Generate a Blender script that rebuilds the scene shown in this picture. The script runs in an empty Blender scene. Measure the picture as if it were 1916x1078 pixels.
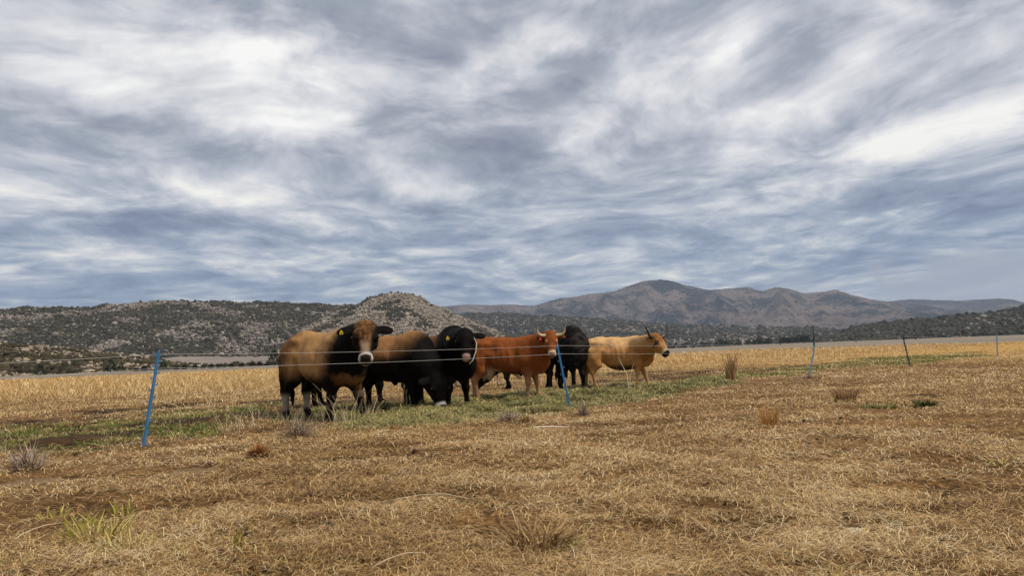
import bpy, math, random
import numpy as np
from mathutils import Vector, Matrix

random.seed(7)
RNG = np.random.default_rng(11)
R = math.radians

# ------------------------------------------------------------------ camera
F, CX, CY = 1330.0, 958.0, 539.0            # focal length and centre in photo pixels (1916 x 1078)
EYE = 0.93
PITCH, ROLL = math.atan(123.5 / F), R(-2.24)
SC = bpy.context.scene
cam_d = bpy.data.cameras.new("camera")
cam = bpy.data.objects.new("camera", cam_d)
SC.collection.objects.link(cam)
SC.camera = cam
cam_d.sensor_width = 36.0
cam_d.lens = 36.0 * F / 1916.0
cam_d.clip_start, cam_d.clip_end = 0.05, 40000.0
CAM = Matrix.Rotation(R(90) + PITCH, 4, 'X') @ Matrix.Rotation(ROLL, 4, 'Z')
cam.matrix_world = Matrix.Translation((0, 0, EYE)) @ CAM
CAMN = np.array(CAM.to_3x3())

# ------------------------------------------------------------------ exposure and sampling
SC.view_settings.view_transform = 'Standard'
SC.view_settings.look = 'None'
SC.view_settings.exposure = 0.24
SC.view_settings.gamma = 1.0
SC.render.engine = 'CYCLES'
SC.cycles.use_denoising = True
SC.cycles.max_bounces = 5
SC.cycles.diffuse_bounces = 2
SC.cycles.glossy_bounces = 2
SC.cycles.transmission_bounces = 2
SC.cycles.volume_bounces = 0
SC.cycles.transparent_max_bounces = 8

SUN_EL, SUN_AZ = R(56), R(118)              # azimuth clockwise from the view direction


def dirs(x, y):
    """unit directions seen at photo pixels x, y"""
    x, y = np.asarray(x, float), np.asarray(y, float)
    v = np.stack([(x - CX) / F, -(y - CY) / F, -np.ones_like(x + y)], -1) @ CAMN.T
    return v / np.linalg.norm(v, axis=-1, keepdims=True)


def G(x, y, z=0.0):
    """point of the plane z seen at a photo pixel"""
    d = dirs(x, y)
    t = (z - EYE) / d[..., 2]
    return np.stack([d[..., 0] * t, d[..., 1] * t, np.zeros_like(t) + z], -1)


def P(x, y, depth):
    """point at world depth y = depth seen at a photo pixel"""
    d = dirs(x, y)
    t = depth / d[..., 1]
    return np.stack([d[..., 0] * t, np.zeros_like(t) + depth, d[..., 2] * t + EYE], -1)


# ------------------------------------------------------------------ node helpers
class NT:
    def __init__(self, tree):
        self.t = tree
        self.n = tree.nodes
        self.l = tree.links

    def new(self, typ, **kw):
        nd = self.n.new(typ)
        for k, v in kw.items():
            setattr(nd, k, v)
        return nd

    def put(self, sock, v):
        if hasattr(v, 'is_linked') or hasattr(v, 'links'):
            self.l.new(v, sock)
        elif v is not None:
            sock.default_value = v

    def m(self, op, a, b=None, c=None, clamp=False):
        nd = self.new('ShaderNodeMath', operation=op, use_clamp=clamp)
        for i, v in enumerate((a, b, c)):
            if v is not None:
                self.put(nd.inputs[i], v)
        return nd.outputs[0]

    def dot(self, a, vec):
        nd = self.new('ShaderNodeVectorMath', operation='DOT_PRODUCT')
        self.put(nd.inputs[0], a)
        nd.inputs[1].default_value = vec
        return nd.outputs['Value']

    def vm(self, op, a, b):
        nd = self.new('ShaderNodeVectorMath', operation=op)
        self.put(nd.inputs[0], a)
        self.put(nd.inputs[1], b)
        return nd.outputs[0]

    def xyz(self, x, y, z=0.0):
        nd = self.new('ShaderNodeCombineXYZ')
        for i, v in enumerate((x, y, z)):
            self.put(nd.inputs[i], v)
        return nd.outputs[0]

    def noise(self, vec, scale, detail=4.0, rough=0.55, dist=0.0, col=False):
        nd = self.new('ShaderNodeTexNoise')
        if vec is not None:
            self.put(nd.inputs['Vector'], vec)
        nd.inputs['Scale'].default_value = scale
        nd.inputs['Detail'].default_value = detail
        nd.inputs['Roughness'].default_value = rough
        nd.inputs['Distortion'].default_value = dist
        return nd.outputs['Color'] if col else nd.outputs['Fac']

    def ramp(self, fac, stops):
        nd = self.new('ShaderNodeValToRGB')
        cr = nd.color_ramp
        while len(cr.elements) < len(stops):
            cr.elements.new(0.5)
        for e, (p, c) in zip(cr.elements, stops):
            e.position = p
            e.color = (c[0], c[1], c[2], 1.0)
        self.put(nd.inputs[0], fac)
        return nd.outputs[0]

    def mix(self, fac, a, b, blend='MIX'):
        nd = self.new('ShaderNodeMix', data_type='RGBA', blend_type=blend)
        self.put(nd.inputs[0], fac)
        for i, v in ((6, a), (7, b)):
            if isinstance(v, tuple):
                v = (v[0], v[1], v[2], 1.0)
            self.put(nd.inputs[i], v)
        return nd.outputs[2]

    def smooth(self, v, lo, hi):
        nd = self.new('ShaderNodeMapRange', interpolation_type='SMOOTHSTEP')
        self.put(nd.inputs[0], v)
        nd.inputs[1].default_value = lo
        nd.inputs[2].default_value = hi
        return nd.outputs[0]


def lin(r, g, b):
    f = lambda c: (c / 255 / 12.92) if c / 255 <= 0.04045 else ((c / 255 + 0.055) / 1.055) ** 2.4
    return (f(r), f(g), f(b))


# ------------------------------------------------------------------ world: sky with a deck of broken cloud
world = bpy.data.worlds.new("World")
SC.world = world
world.use_nodes = True
w = NT(world.node_tree)
w.n.clear()
tc = w.new('ShaderNodeTexCoord').outputs['Generated']
sep = w.new('ShaderNodeSeparateXYZ')
w.l.new(tc, sep.inputs[0])
zc = w.m('ADD', w.m('MAXIMUM', sep.outputs[2], 0.0), 0.075)
px_, py_ = w.m('DIVIDE', sep.outputs[0], zc), w.m('DIVIDE', sep.outputs[1], zc)
az = R(-14)                                  # the bands of cloud run away along this bearing
du, dv = (math.sin(az), math.cos(az)), (math.cos(az), -math.sin(az))
cu = w.m('ADD', w.m('MULTIPLY', px_, du[0]), w.m('MULTIPLY', py_, du[1]))
cv = w.m('ADD', w.m('MULTIPLY', px_, dv[0]), w.m('MULTIPLY', py_, dv[1]))
warp = w.noise(w.xyz(w.m('MULTIPLY', cu, 0.5), w.m('MULTIPLY', cv, 0.5), 3.7), 1.0, 3.0, 0.5, 0.0, col=True)
wsep = w.new('ShaderNodeSeparateXYZ')
w.l.new(warp, wsep.inputs[0])
cu2 = w.m('ADD', cu, w.m('MULTIPLY', wsep.outputs[0], 1.7))
cv2 = w.m('ADD', cv, w.m('MULTIPLY', wsep.outputs[1], 1.1))
n_big = w.noise(w.xyz(w.m('MULTIPLY', cu2, 1.15), w.m('MULTIPLY', cv2, 1.3), 1.3), 1.0, 5.0, 0.52)
n_mid = w.noise(w.xyz(w.m('MULTIPLY', cu2, 3.0), w.m('MULTIPLY', cv2, 3.0), 7.9), 1.0, 8.0, 0.60, 0.15)
n_fine = w.noise(w.xyz(w.m('MULTIPLY', cu2, 9.0), w.m('MULTIPLY', cv2, 9.5), 5.1), 1.0, 5.0, 0.6, 0.3)
# the larger light and dark masses of the cloud deck, each a soft ellipse of the sky dome: px, py, rx, ry, tilt, amount
MASSES = [
    (50, 110, 230, 120, 0, .34), (330, 40, 150, 60, 20, .34), (450, 85, 70, 30, -10, .40), (560, 75, 90, 22, -14, .38),
    (235, 75, 120, 60, 30, .25), (555, 215, 85, 50, 20, .34), (600, 240, 70, 25, 5, .2), (395, 352, 85, 26, 8, .36), (60, 300, 110, 35, 8, .22),
    (30, 350, 120, 26, 4, .2), (640, 465, 80, 22, 0, .30), (820, 345, 110, 24, 8, .30), (1015, 90, 50, 36, -15, .50),
    (925, 140, 55, 34, -10, .5), (1335, 110, 75, 45, -25, .55), (1600, 95, 110, 45, -12, .55), (1730, 28, 60, 28, 20, .5),
    (1500, 190, 150, 32, -10, .46), (1150, 290, 75, 28, -8, .36), (1060, 275, 60, 26, 20, .25), (1640, 268, 90, 22, -14, .40),
    (1860, 225, 90, 34, -16, .40), (1470, 345, 60, 14, -6, .26), (1150, 462, 70, 18, -8, .34), (1010, 482, 40, 22, 10, .28),
    (250, 468, 110, 16, 4, .22), (90, 478, 140, 14, 4, .2), (1800, 100, 120, 34, -20, .25), (330, 500, 90, 12, 2, .22),
    (650, 35, 200, 50, 8, -.26), (880, 70, 170, 70, -10, -.22), (1130, 132, 110, 44, -14, -.36), (160, 205, 200, 36, 10, -.22),
    (470, 290, 190, 40, 12, -.32), (720, 190, 110, 70, 10, -.24), (280, 400, 190, 22, 4, -.2), (700, 395, 180, 34, 4, -.25),
    (1280, 285, 190, 36, -16, -.30), (1440, 70, 110, 34, -34, -.34), (1600, 232, 240, 20, -14, -.28), (1760, 365, 250, 40, -6, -.40),
    (1400, 415, 280, 26, -5, -.26), (1700, 448, 250, 22, -4, -.22), (150, 535, 260, 26, 0, -.22), (600, 540, 300, 20, 0, -.12),
    (1230, 210, 90, 30, -20, -.2), (900, 250, 120, 40, 0, -.16), (1700, 150, 130, 20, -24, -.2), (300, 130, 90, 22, 24, -.16),
    (1850, 40, 80, 30, -20, -.15), (820, 440, 120, 24, 4, -.18), (1250, 380, 160, 26, -10, -.16),
]
wd = w.vm('ADD', tc, w.vm('MULTIPLY', w.vm('SUBTRACT', w.noise(tc, 7.0, 4.0, 0.6, 0.0, col=True), (.5, .5, .5)), (.16, .16, .07)))
acc = None
for bx, by, rx, ry, tilt, amt in MASSES:
    c = dirs(bx, by)
    a = R(tilt)
    e1 = dirs(bx + 20 * math.cos(a), by + 20 * math.sin(a)) - c
    e2 = dirs(bx - 20 * math.sin(a), by + 20 * math.cos(a)) - c
    e1 -= c * e1.dot(c)
    e1 *= 20 / (rx * e1.dot(e1))
    e2 -= c * e2.dot(c)
    e2 *= 20 / (ry * e2.dot(e2))
    p, q = w.dot(wd, tuple(e1 / 1.0)), w.dot(wd, tuple(e2 / 1.0))
    # e1, e2 are scaled so that one ellipse radius measures 1
    g = w.m('POWER', 0.40, w.m('MULTIPLY_ADD', p, p, w.m('MULTIPLY', q, q)))
    acc = w.m('MULTIPLY', g, amt) if acc is None else w.m('MULTIPLY_ADD', g, amt, acc)
v = w.m('MULTIPLY_ADD', w.m('SUBTRACT', n_big, 0.5), 1.30, w.m('MULTIPLY', acc, .64))
v = w.m('MULTIPLY_ADD', w.m('SUBTRACT', n_mid, 0.5), 1.0, v)
v = w.m('MULTIPLY_ADD', w.m('SUBTRACT', n_fine, 0.5), 0.32, v)
v = w.m('MULTIPLY_ADD', v, 1.14, 0.485)
hi = w.ramp(v, [(0.0, lin(130, 136, 154)), (.3, lin(161, 167, 179)), (.5, lin(194, 197, 205)), (.68, lin(221, 221, 225)), (.86, lin(243, 242, 241)), (1.08 - .08, lin(255, 254, 251))])
lo = w.ramp(v, [(0.0, lin(112, 126, 158)), (.3, lin(140, 157, 182)), (.5, lin(170, 181, 197)), (.70, lin(208, 212, 216)), (.95, lin(250, 245, 232))])
cloud = w.mix(w.smooth(sep.outputs[2], 0.06, 0.32), lo, hi)
# a curtain of rain under the cloud at the right of the view
rc_ = dirs(1830, 530)
rfac = w.m('MULTIPLY', w.smooth(w.dot(wd, tuple(dirs(1916, 530) * 1.0)), math.cos(R(15)), math.cos(R(8))), w.smooth(sep.outputs[2], 0.115, 0.085))
cloud = w.mix(w.m('MULTIPLY', rfac, 0.85), cloud, lin(166, 172, 187))
sky = w.new('ShaderNodeTexSky', sky_type='NISHITA', sun_disc=False)
sky.sun_elevation = SUN_EL
sky.sun_rotation = SUN_AZ
bg = w.new('ShaderNodeBackground')
ten = w.vm('MULTIPLY', cloud, (10, 10, 10))
w.l.new(w.mix(0.95, sky.outputs[0], ten), bg.inputs[0])
bg.inputs[1].default_value = 0.088
wo = w.new('ShaderNodeOutputWorld')
w.l.new(bg.outputs[0], wo.inputs[0])
world.cycles.sampling_method = 'MANUAL'
world.cycles.sample_map_resolution = 512

# ------------------------------------------------------------------ sun, softened by the cloud
sl = bpy.data.lights.new("sun", 'SUN')
sl.energy = 2.8
sl.angle = R(14)
sl.color = (1.0, 0.92, 0.80)
so = bpy.data.objects.new("sun", sl)
SC.collection.objects.link(so)
sd = Vector((math.sin(SUN_AZ) * math.cos(SUN_EL), math.cos(SUN_AZ) * math.cos(SUN_EL), math.sin(SUN_EL)))
so.rotation_euler = sd.to_track_quat('Z', 'Y').to_euler()
so.location = (0, 0, 60)


# ------------------------------------------------------------------ noise for geometry
def _h(ix, iy, seed):
    n = (ix.astype(np.int64) * 374761393 + iy.astype(np.int64) * 668265263 + seed * 974711) & 0xffffffff
    n = ((n ^ (n >> 13)) * 1274126177) & 0xffffffff
    n = ((n ^ (n >> 16)) * 2246822519) & 0xffffffff
    return ((n ^ (n >> 15)) & 0xffffff) / float(0xffffff)


def vn(x, y, seed=0):
    ix, iy = np.floor(x), np.floor(y)
    fx, fy = x - ix, y - iy
    fx, fy = fx * fx * (3 - 2 * fx), fy * fy * (3 - 2 * fy)
    a, b = _h(ix, iy, seed), _h(ix + 1, iy, seed)
    c, d = _h(ix, iy + 1, seed), _h(ix + 1, iy + 1, seed)
    return (a + (b - a) * fx) * (1 - fy) + (c + (d - c) * fx) * fy


def fbm(x, y, seed=0, octv=4, gain=0.5):
    s, a, t = 0.0, 1.0, 0.0
    c, n = math.cos(0.6), math.sin(0.6)
    for i in range(octv):
        s = s + a * (vn(x, y, seed + i * 17) - 0.5)
        t += a
        a *= gain
        x, y = (x * c - y * n) * 2.03 + 5.3, (x * n + y * c) * 2.03 + 1.7
    return s / t


def ss(x, lo, hi):
    t = np.clip((x - lo) / (hi - lo), 0, 1)
    return t * t * (3 - 2 * t)


# ------------------------------------------------------------------ mesh helpers
def mesh_np(name, verts, faces, smooth=False, attrs=None):
    """verts (n,3), faces (m,k) or a list of such arrays"""
    if not isinstance(faces, list):
        faces = [faces]
    faces = [np.asarray(f, np.int32) for f in faces if len(f)]
    me = bpy.data.meshes.new(name)
    verts = np.ascontiguousarray(verts, np.float32)
    me.vertices.add(len(verts))
    me.vertices.foreach_set('co', verts.ravel())
    loops = np.concatenate([f.ravel() for f in faces])
    tot = np.concatenate([np.full(len(f), f.shape[1], np.int32) for f in faces])
    me.loops.add(len(loops))
    me.loops.foreach_set('vertex_index', loops)
    me.polygons.add(len(tot))
    me.polygons.foreach_set('loop_start', np.concatenate([[0], np.cumsum(tot)[:-1]]).astype(np.int32))
    me.polygons.foreach_set('loop_total', tot)
    if smooth:
        me.polygons.foreach_set('use_smooth', np.ones(len(tot), bool))
    me.update(calc_edges=True)
    for k, a in (attrs or {}).items():
        a = np.asarray(a, np.float32)
        if a.ndim == 1:
            at = me.attributes.new(k, 'FLOAT', 'POINT')
            at.data.foreach_set('value', a)
        else:
            at = me.attributes.new(k, 'FLOAT_COLOR', 'POINT')
            at.data.foreach_set('color', np.concatenate([a, np.ones((len(a), 1), np.float32)], 1).ravel())
    return me


def link(name, me, mat=None, parent=None, loc=(0, 0, 0)):
    o = bpy.data.objects.new(name, me)
    SC.collection.objects.link(o)
    o.location = loc
    if mat is not None:
        me.materials.append(mat)
    if parent is not None:
        o.parent = parent
    return o


def tag(o, label=None, cat=None, group=None, kind=None):
    if label:
        o['label'] = label
    if cat:
        o['category'] = cat
    if group:
        o['group'] = group
    if kind:
        o['kind'] = kind
    return o


class MB:
    """collects tubes, boxes and blobs into one mesh"""
    def __init__(self):
        self.v, self.f = [], []
        self.n = 0

    def add(self, v, f):
        self.v.append(np.asarray(v, float))
        self.f.append([tuple(i + self.n for i in q) for q in f])
        self.n += len(v)

    def tube(self, pts, rad, seg=8, flat=1.0):
        pts = [Vector(p) for p in pts]
        if not hasattr(rad, '__len__'):
            rad = [rad] * len(pts)
        vs, fs = [], []
        ref = None
        for i, p in enumerate(pts):
            t = (pts[min(i + 1, len(pts) - 1)] - pts[max(i - 1, 0)]).normalized()
            if ref is None:
                ref = t.orthogonal().normalized()
            ref = (ref - t * ref.dot(t)).normalized()
            b = t.cross(ref)
            for k in range(seg):
                a = 2 * math.pi * k / seg
                vs.append(p + (ref * math.cos(a) + b * math.sin(a) * flat) * rad[i])
        for i in range(len(pts) - 1):
            for k in range(seg):
                k2 = (k + 1) % seg
                fs.append((i * seg + k, i * seg + k2, (i + 1) * seg + k2, (i + 1) * seg + k))
        fs.append(tuple(range(seg))[::-1])
        fs.append(tuple(range((len(pts) - 1) * seg, len(pts) * seg)))
        self.add([tuple(q) for q in vs], fs)
        return self

    def box(self, c, s, rot=None):
        vs = [Vector((x * s[0] / 2, y * s[1] / 2, z * s[2] / 2)) for x in (-1, 1) for y in (-1, 1) for z in (-1, 1)]
        if rot is not None:
            vs = [rot @ q for q in vs]
        vs = [tuple(q + Vector(c)) for q in vs]
        self.add(vs, [(0, 1, 3, 2), (4, 6, 7, 5), (0, 4, 5, 1), (2, 3, 7, 6), (0, 2, 6, 4), (1, 5, 7, 3)])
        return self

    def ball(self, c, r, seg=10, rings=7):
        vs, fs = [], []
        rr = r if hasattr(r, '__len__') else (r, r, r)
        for i in range(rings + 1):
            th = math.pi * i / rings
            for k in range(seg):
                a = 2 * math.pi * k / seg
                vs.append((c[0] + rr[0] * math.sin(th) * math.cos(a), c[1] + rr[1] * math.sin(th) * math.sin(a), c[2] + rr[2] * math.cos(th)))
        for i in range(rings):
            for k in range(seg):
                fs.append((i * seg + k, i * seg + (k + 1) % seg, (i + 1) * seg + (k + 1) % seg, (i + 1) * seg + k))
        self.add(vs, fs)
        return self

    def build(self, name, mat, parent=None, smooth=True, loc=(0, 0, 0)):
        me = bpy.data.meshes.new(name)
        me.from_pydata(np.concatenate(self.v).tolist(), [], [q for f in self.f for q in f])
        me.validate()
        if smooth:
            me.polygons.foreach_set('use_smooth', [True] * len(me.polygons))
        me.update()
        return link(name, me, mat, parent, loc)


# ------------------------------------------------------------------ materials
def material(name):
    m = bpy.data.materials.new(name)
    m.use_nodes = True
    t = NT(m.node_tree)
    b = t.n['Principled BSDF']
    return m, t, b


def plain(name, col, rough=0.6, var=0.15, scale=30.0, spec=0.3, bump=0.0):
    m, t, b = material(name)
    geo = t.new('ShaderNodeTexCoord').outputs['Object']
    n = t.noise(geo, scale, 4.0, 0.6)
    f = t.m('MULTIPLY_ADD', t.m('SUBTRACT', n, .5), 2 * var, 1.0)
    c = t.vm('MULTIPLY', t.xyz(f, f, f), col)
    t.l.new(c, b.inputs['Base Color'])
    b.inputs['Roughness'].default_value = rough
    b.inputs['Specular IOR Level'].default_value = spec
    if bump:
        bp = t.new('ShaderNodeBump')
        bp.inputs['Strength'].default_value = bump
        bp.inputs['Distance'].default_value = 0.01
        t.l.new(n, bp.inputs['Height'])
        t.l.new(bp.outputs[0], b.inputs['Normal'])
    return m


def blades_mat(name, stops, spec=0.2, trans=0.0):
    """each blade takes its own colour from the ramp"""
    m, t, b = material(name)
    g = t.new('ShaderNodeNewGeometry')
    pos = g.outputs['Position']
    f = t.m('MULTIPLY_ADD', t.m('SUBTRACT', t.noise(pos, 0.9, 3.0), .5), 0.9, g.outputs['Random Per Island'])
    f = t.m('MULTIPLY_ADD', t.m('SUBTRACT', t.noise(pos, 0.16, 3.0), .5), 0.8, f)
    t.l.new(t.ramp(f, stops), b.inputs['Base Color'])
    b.inputs['Roughness'].default_value = 0.65
    b.inputs['Specular IOR Level'].default_value = spec
    return m


M = {}
M['straw'] = blades_mat('straw', [(0.0, (.07, .035, .012)), (.3, (.27, .145, .050)), (.58, (.58, .36, .138)), (.82, (.76, .54, .25)), (1.0, (.82, .69, .43))])
M['gold'] = blades_mat('gold_grass', [(0.0, (.28, .155, .055)), (.35, (.56, .365, .145)), (.7, (.73, .53, .25)), (1.0, (.80, .66, .38))])
M['hay'] = blades_mat('green_hay', [(0.0, (.06, .066, .020)), (.3, (.18, .178, .056)), (.6, (.35, .32, .12)), (.85, (.52, .43, .18)), (1.0, (.66, .50, .24))])
M['green'] = blades_mat('green_grass', [(0.0, (.05, .09, .015)), (.4, (.12, .17, .03)), (.75, (.22, .25, .05)), (1.0, (.42, .34, .11))])
M['sprout'] = blades_mat('sprout', [(0.0, (.20, .20, .03)), (.5, (.38, .34, .06)), (1.0, (.60, .46, .14))])
M['grey_twig'] = blades_mat('grey_twigs', [(0.0, (.12, .085, .06)), (.4, (.27, .21, .165)), (.8, (.40, .33, .26)), (1.0, (.52, .38, .20))])
M['brown_twig'] = blades_mat('brown_twigs', [(0.0, (.10, .055, .022)), (.5, (.32, .19, .075)), (1.0, (.60, .42, .19))])
M['rust'] = blades_mat('rust_stems', [(0.0, (.14, .055, .015)), (.5, (.32, .14, .04)), (1.0, (.54, .32, .12))])
M['orange'] = blades_mat('orange_stems', [(0.0, (.30, .13, .03)), (.5, (.48, .24, .06)), (1.0, (.58, .35, .12))])
M['dark_green'] = blades_mat('dark_green_leaves', [(0.0, (.03, .045, .016)), (.5, (.075, .10, .032)), (1.0, (.20, .21, .07))])
M['pale_stalk'] = blades_mat('pale_stalks', [(0.0, (.36, .26, .14)), (.5, (.52, .42, .26)), (1.0, (.66, .57, .40))])
M['conifer'] = blades_mat('conifer_needles', [(0.0, (.010, .018, .010)), (.5, (.022, .036, .017)), (1.0, (.05, .07, .03))])
M['grey_shrub'] = blades_mat('grey_shrub', [(0.0, (.03, .026, .022)), (.5, (.07, .06, .05)), (1.0, (.12, .10, .08))])
M['bark'] = plain('bark', (.08, .055, .04), .9, .4, 20)
M['pole_wood'] = plain('pole_wood', (.07, .05, .038), .9, .3, 8)
M['rail_wood'] = plain('rail_wood', (.42, .26, .15), .8, .2, 8)
M['blue_plastic'] = plain('blue_plastic', (.055, .20, .38), .55, .6, 7, .3)
M['teal_plastic'] = plain('faded_blue_plastic', (.14, .36, .48), .55, .6, 7, .3)
M['dark_blue_plastic'] = plain('dark_blue_plastic', (.03, .085, .16), .5, .25, 25, .4)
M['black_rod'] = plain('black_rod', (.012, .012, .014), .5, .2, 25)
M['wire'] = plain('white_polywire', (.50, .48, .45), .6, .2, 60)
M['steel'] = plain('steel_spike', (.25, .24, .23), .4, .2, 30)
M['yellow_tag'] = plain('yellow_tag', (.62, .44, .02), .5, .06, 40)
M['red_tag'] = plain('red_tag', (.62, .035, .06), .5, .06, 40)
M['tag_ink'] = plain('tag_ink', (.03, .03, .02), .7, .1, 40)
M['horn_pale'] = None
M['eye'] = plain('eye', (.006, .005, .004), .12, .1, 10, .6)
M['rope'] = plain('rope', (.55, .47, .36), .8, .2, 60)
M['stick'] = plain('bleached_stick', (.62, .55, .44), .8, .2, 30, bump=.4)
M['soil_clod'] = plain('soil_clod', (.060, .036, .02), .95, .5, 12, .1, .8)
M['dung'] = plain('dung', (.16, .105, .055), .95, .4, 14, .1, .8)
M['root'] = plain('root', (.22, .14, .08), .9, .3, 20, .2, .5)
M['white_stone'] = plain('white_stone', (.62, .58, .52), .8, .2, 20, .3, .4)


def horn_mat(name, base, tip):
    m, t, b = material(name)
    at = t.new('ShaderNodeAttribute', attribute_name='along')
    n = t.noise(t.new('ShaderNodeTexCoord').outputs['Object'], 40, 3)
    f = t.m('MULTIPLY_ADD', t.m('SUBTRACT', n, .5), .25, at.outputs['Fac'])
    t.l.new(t.ramp(f, [(0, base), (.55, base), (.8, tip), (1, tip)]), b.inputs['Base Color'])
    b.inputs['Roughness'].default_value = .4
    return m


M['horn_pale'] = horn_mat('pale_horn', (.52, .40, .21), (.10, .075, .05))
M['horn_dark'] = horn_mat('dark_horn', (.05, .036, .024), (.008, .007, .007))


def coat_mat():
    m, t, b = material('coat')
    at = t.new('ShaderNodeAttribute', attribute_name='coat')
    oc = t.new('ShaderNodeTexCoord').outputs['Object']
    n1 = t.noise(oc, 9, 4, .6)
    n2 = t.noise(t.vm('MULTIPLY', oc, (40, 40, 90)), 1, 3, .6)
    f = t.m('MULTIPLY_ADD', t.m('SUBTRACT', n1, .5), .75, 1.0)
    f = t.m('MULTIPLY_ADD', t.m('SUBTRACT', n2, .5), .75, f)
    t.l.new(t.vm('MULTIPLY', at.outputs['Color'], t.xyz(f, f, f)), b.inputs['Base Color'])
    b.inputs['Roughness'].default_value = .62
    b.inputs['Specular IOR Level'].default_value = .03
    bp = t.new('ShaderNodeBump')
    bp.inputs['Strength'].default_value = .8
    bp.inputs['Distance'].default_value = .012
    t.l.new(t.m('ADD', t.m('MULTIPLY', n2, .5), n1), bp.inputs['Height'])
    t.l.new(bp.outputs[0], b.inputs['Normal'])
    return m


M['coat'] = coat_mat()

# ------------------------------------------------------------------ ground: regions of the field
FENCE = np.array([[-14.5, .5], [-9.34, 4.4], G(268, 838)[:2], G(1066, 760)[:2], G(1514, 705)[:2], G(1703, 687)[:2], G(1866, 668)[:2], [32.0, 41.0], [60.0, 70.0]])


def behind_fence(x, y):
    """signed distance behind (beyond) the fence line, and how far along"""
    best = np.full(np.shape(x), 1e9)
    for a, b in zip(FENCE[:-1], FENCE[1:]):
        d = b - a
        L2 = d @ d
        t = np.clip(((x - a[0]) * d[0] + (y - a[1]) * d[1]) / L2, 0, 1)
        qx, qy = x - a[0] - t * d[0], y - a[1] - t * d[1]
        sg = np.sign(d[0] * (y - a[1]) - d[1] * (x - a[0]))
        dist = np.hypot(qx, qy) * sg
        best = np.where(np.abs(dist) < np.abs(best), dist, best)
    return best


def poly(pts):
    return G(np.array([p[0] for p in pts]), np.array([p[1] for p in pts]))[:, :2]


def sdpoly(x, y, pg):
    """signed distance to a polygon, positive inside"""
    d = np.full(np.shape(x), 1e9)
    ins = np.zeros(np.shape(x), bool)
    for a, b in zip(pg, np.roll(pg, -1, 0)):
        e = b - a
        t = np.clip(((x - a[0]) * e[0] + (y - a[1]) * e[1]) / (e @ e), 0, 1)
        d = np.minimum(d, np.hypot(x - a[0] - t * e[0], y - a[1] - t * e[1]))
        c = ((a[1] <= y) != (b[1] <= y)) & (x < (b[0] - a[0]) * (y - a[1]) / (b[1] - a[1] + 1e-12) + a[0])
        ins ^= c
    return np.where(ins, d, -d)


PG_HAY = poly([(540, 788), (700, 794), (860, 792), (930, 778), (1040, 772), (1130, 757), (1290, 735), (1385, 714), (1385, 703), (1290, 714), (1100, 723), (900, 741), (700, 754), (600, 766)])
PG_GRL = poly([(-60, 830), (-20, 862), (140, 858), (290, 836), (420, 806), (530, 790), (560, 752), (380, 764), (200, 784), (0, 800)])
PG_GRR = poly([(1300, 722), (1385, 712), (1500, 702), (1600, 690), (1700, 686), (1850, 667), (1840, 657), (1650, 667), (1560, 679), (1400, 692), (1300, 704)])
PG_SOL = poly([(-60, 850), (40, 868), (300, 842), (520, 806), (700, 760), (720, 745), (520, 745), (350, 745), (0, 785), (-60, 800)])
PG_SOR = poly([(1080, 722), (1300, 712), (1420, 700), (1600, 690), (1640, 680), (1560, 678), (1250, 694), (1100, 700)])
# dark bare patches of trodden soil in front of the fence: px, py, rx, ry (metres)
BARE = [(1720, 741, .9, .35), (1480, 752, 1.2, .3), (350, 885, .7, .25), (60, 905, .8, .3), (430, 850, 1.1, .3), (700, 862, 1.3, .5),
        (1010, 885, .5, .2), (910, 985, .25, .12), (1440, 980, .5, .25), (1840, 905, .6, .35), (1640, 985, .35, .15), (1850, 1020, .6, .3),
        (1570, 1062, .5, .25), (1210, 985, .3, .12), (300, 950, .7, .3), (520, 990, .6, .25), (140, 945, .5, .2), (660, 940, .8, .35),
        (1120, 965, .35, .1), (960, 1000, .35, .2), (1330, 1000, .4, .15), (1320, 950, .35, .15), (760, 840, 1.0, .35), (1300, 790, 1.6, .5),
        (1560, 840, .8, .25), (1130, 820, .9, .3), (880, 930, .8, .3), (1740, 960, .5, .2)]


def regions(x, y):
    nz = fbm(x * .8, y * .8, 3, 4) * 1.6
    hay = ss(sdpoly(x, y, PG_HAY) + nz * 1.0, -.35, .6)
    gl = ss(sdpoly(x, y, PG_GRL) + nz * 1.2, -.2, .5) * ss(fbm(x * .9, y * 1.9, 21, 4), -.16, .06)
    gr = ss(sdpoly(x, y, PG_GRR) + nz * 1.5, -.2, .8) * ss(fbm(x * .6, y * 1.0, 23, 4), -.26, .0)
    ca, sa = .8, .6
    row = fbm((x * ca + y * sa) * .7, (-x * sa + y * ca) * 2.6, 31, 4)
    soil = np.maximum(ss(sdpoly(x, y, PG_SOL) + nz, -.3, .6) * ss(row, -.07, .06), ss(sdpoly(x, y, PG_SOR) + nz, -.3, .8) * ss(row, -.12, .03))
    bare = np.zeros(np.shape(x))
    for bx, by, ra, rb in BARE:
        c = G(bx, by)
        q = ((x - c[0]) / ra) ** 2 + ((y - c[1]) / rb) ** 2
        bare = np.maximum(bare, np.exp(-q * 1.2) * .95)
    bare = ss(bare + fbm(x * 2.6, y * 3.4, 41, 4) * 1.3, .42, .85)
    r = np.hypot(x, y)
    bare = np.maximum(bare, ss(fbm(x * .9, y * 1.5, 43, 5), .12, .24) * .7 * (r < 40))
    return hay, np.maximum(gl, gr), soil, bare


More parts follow.
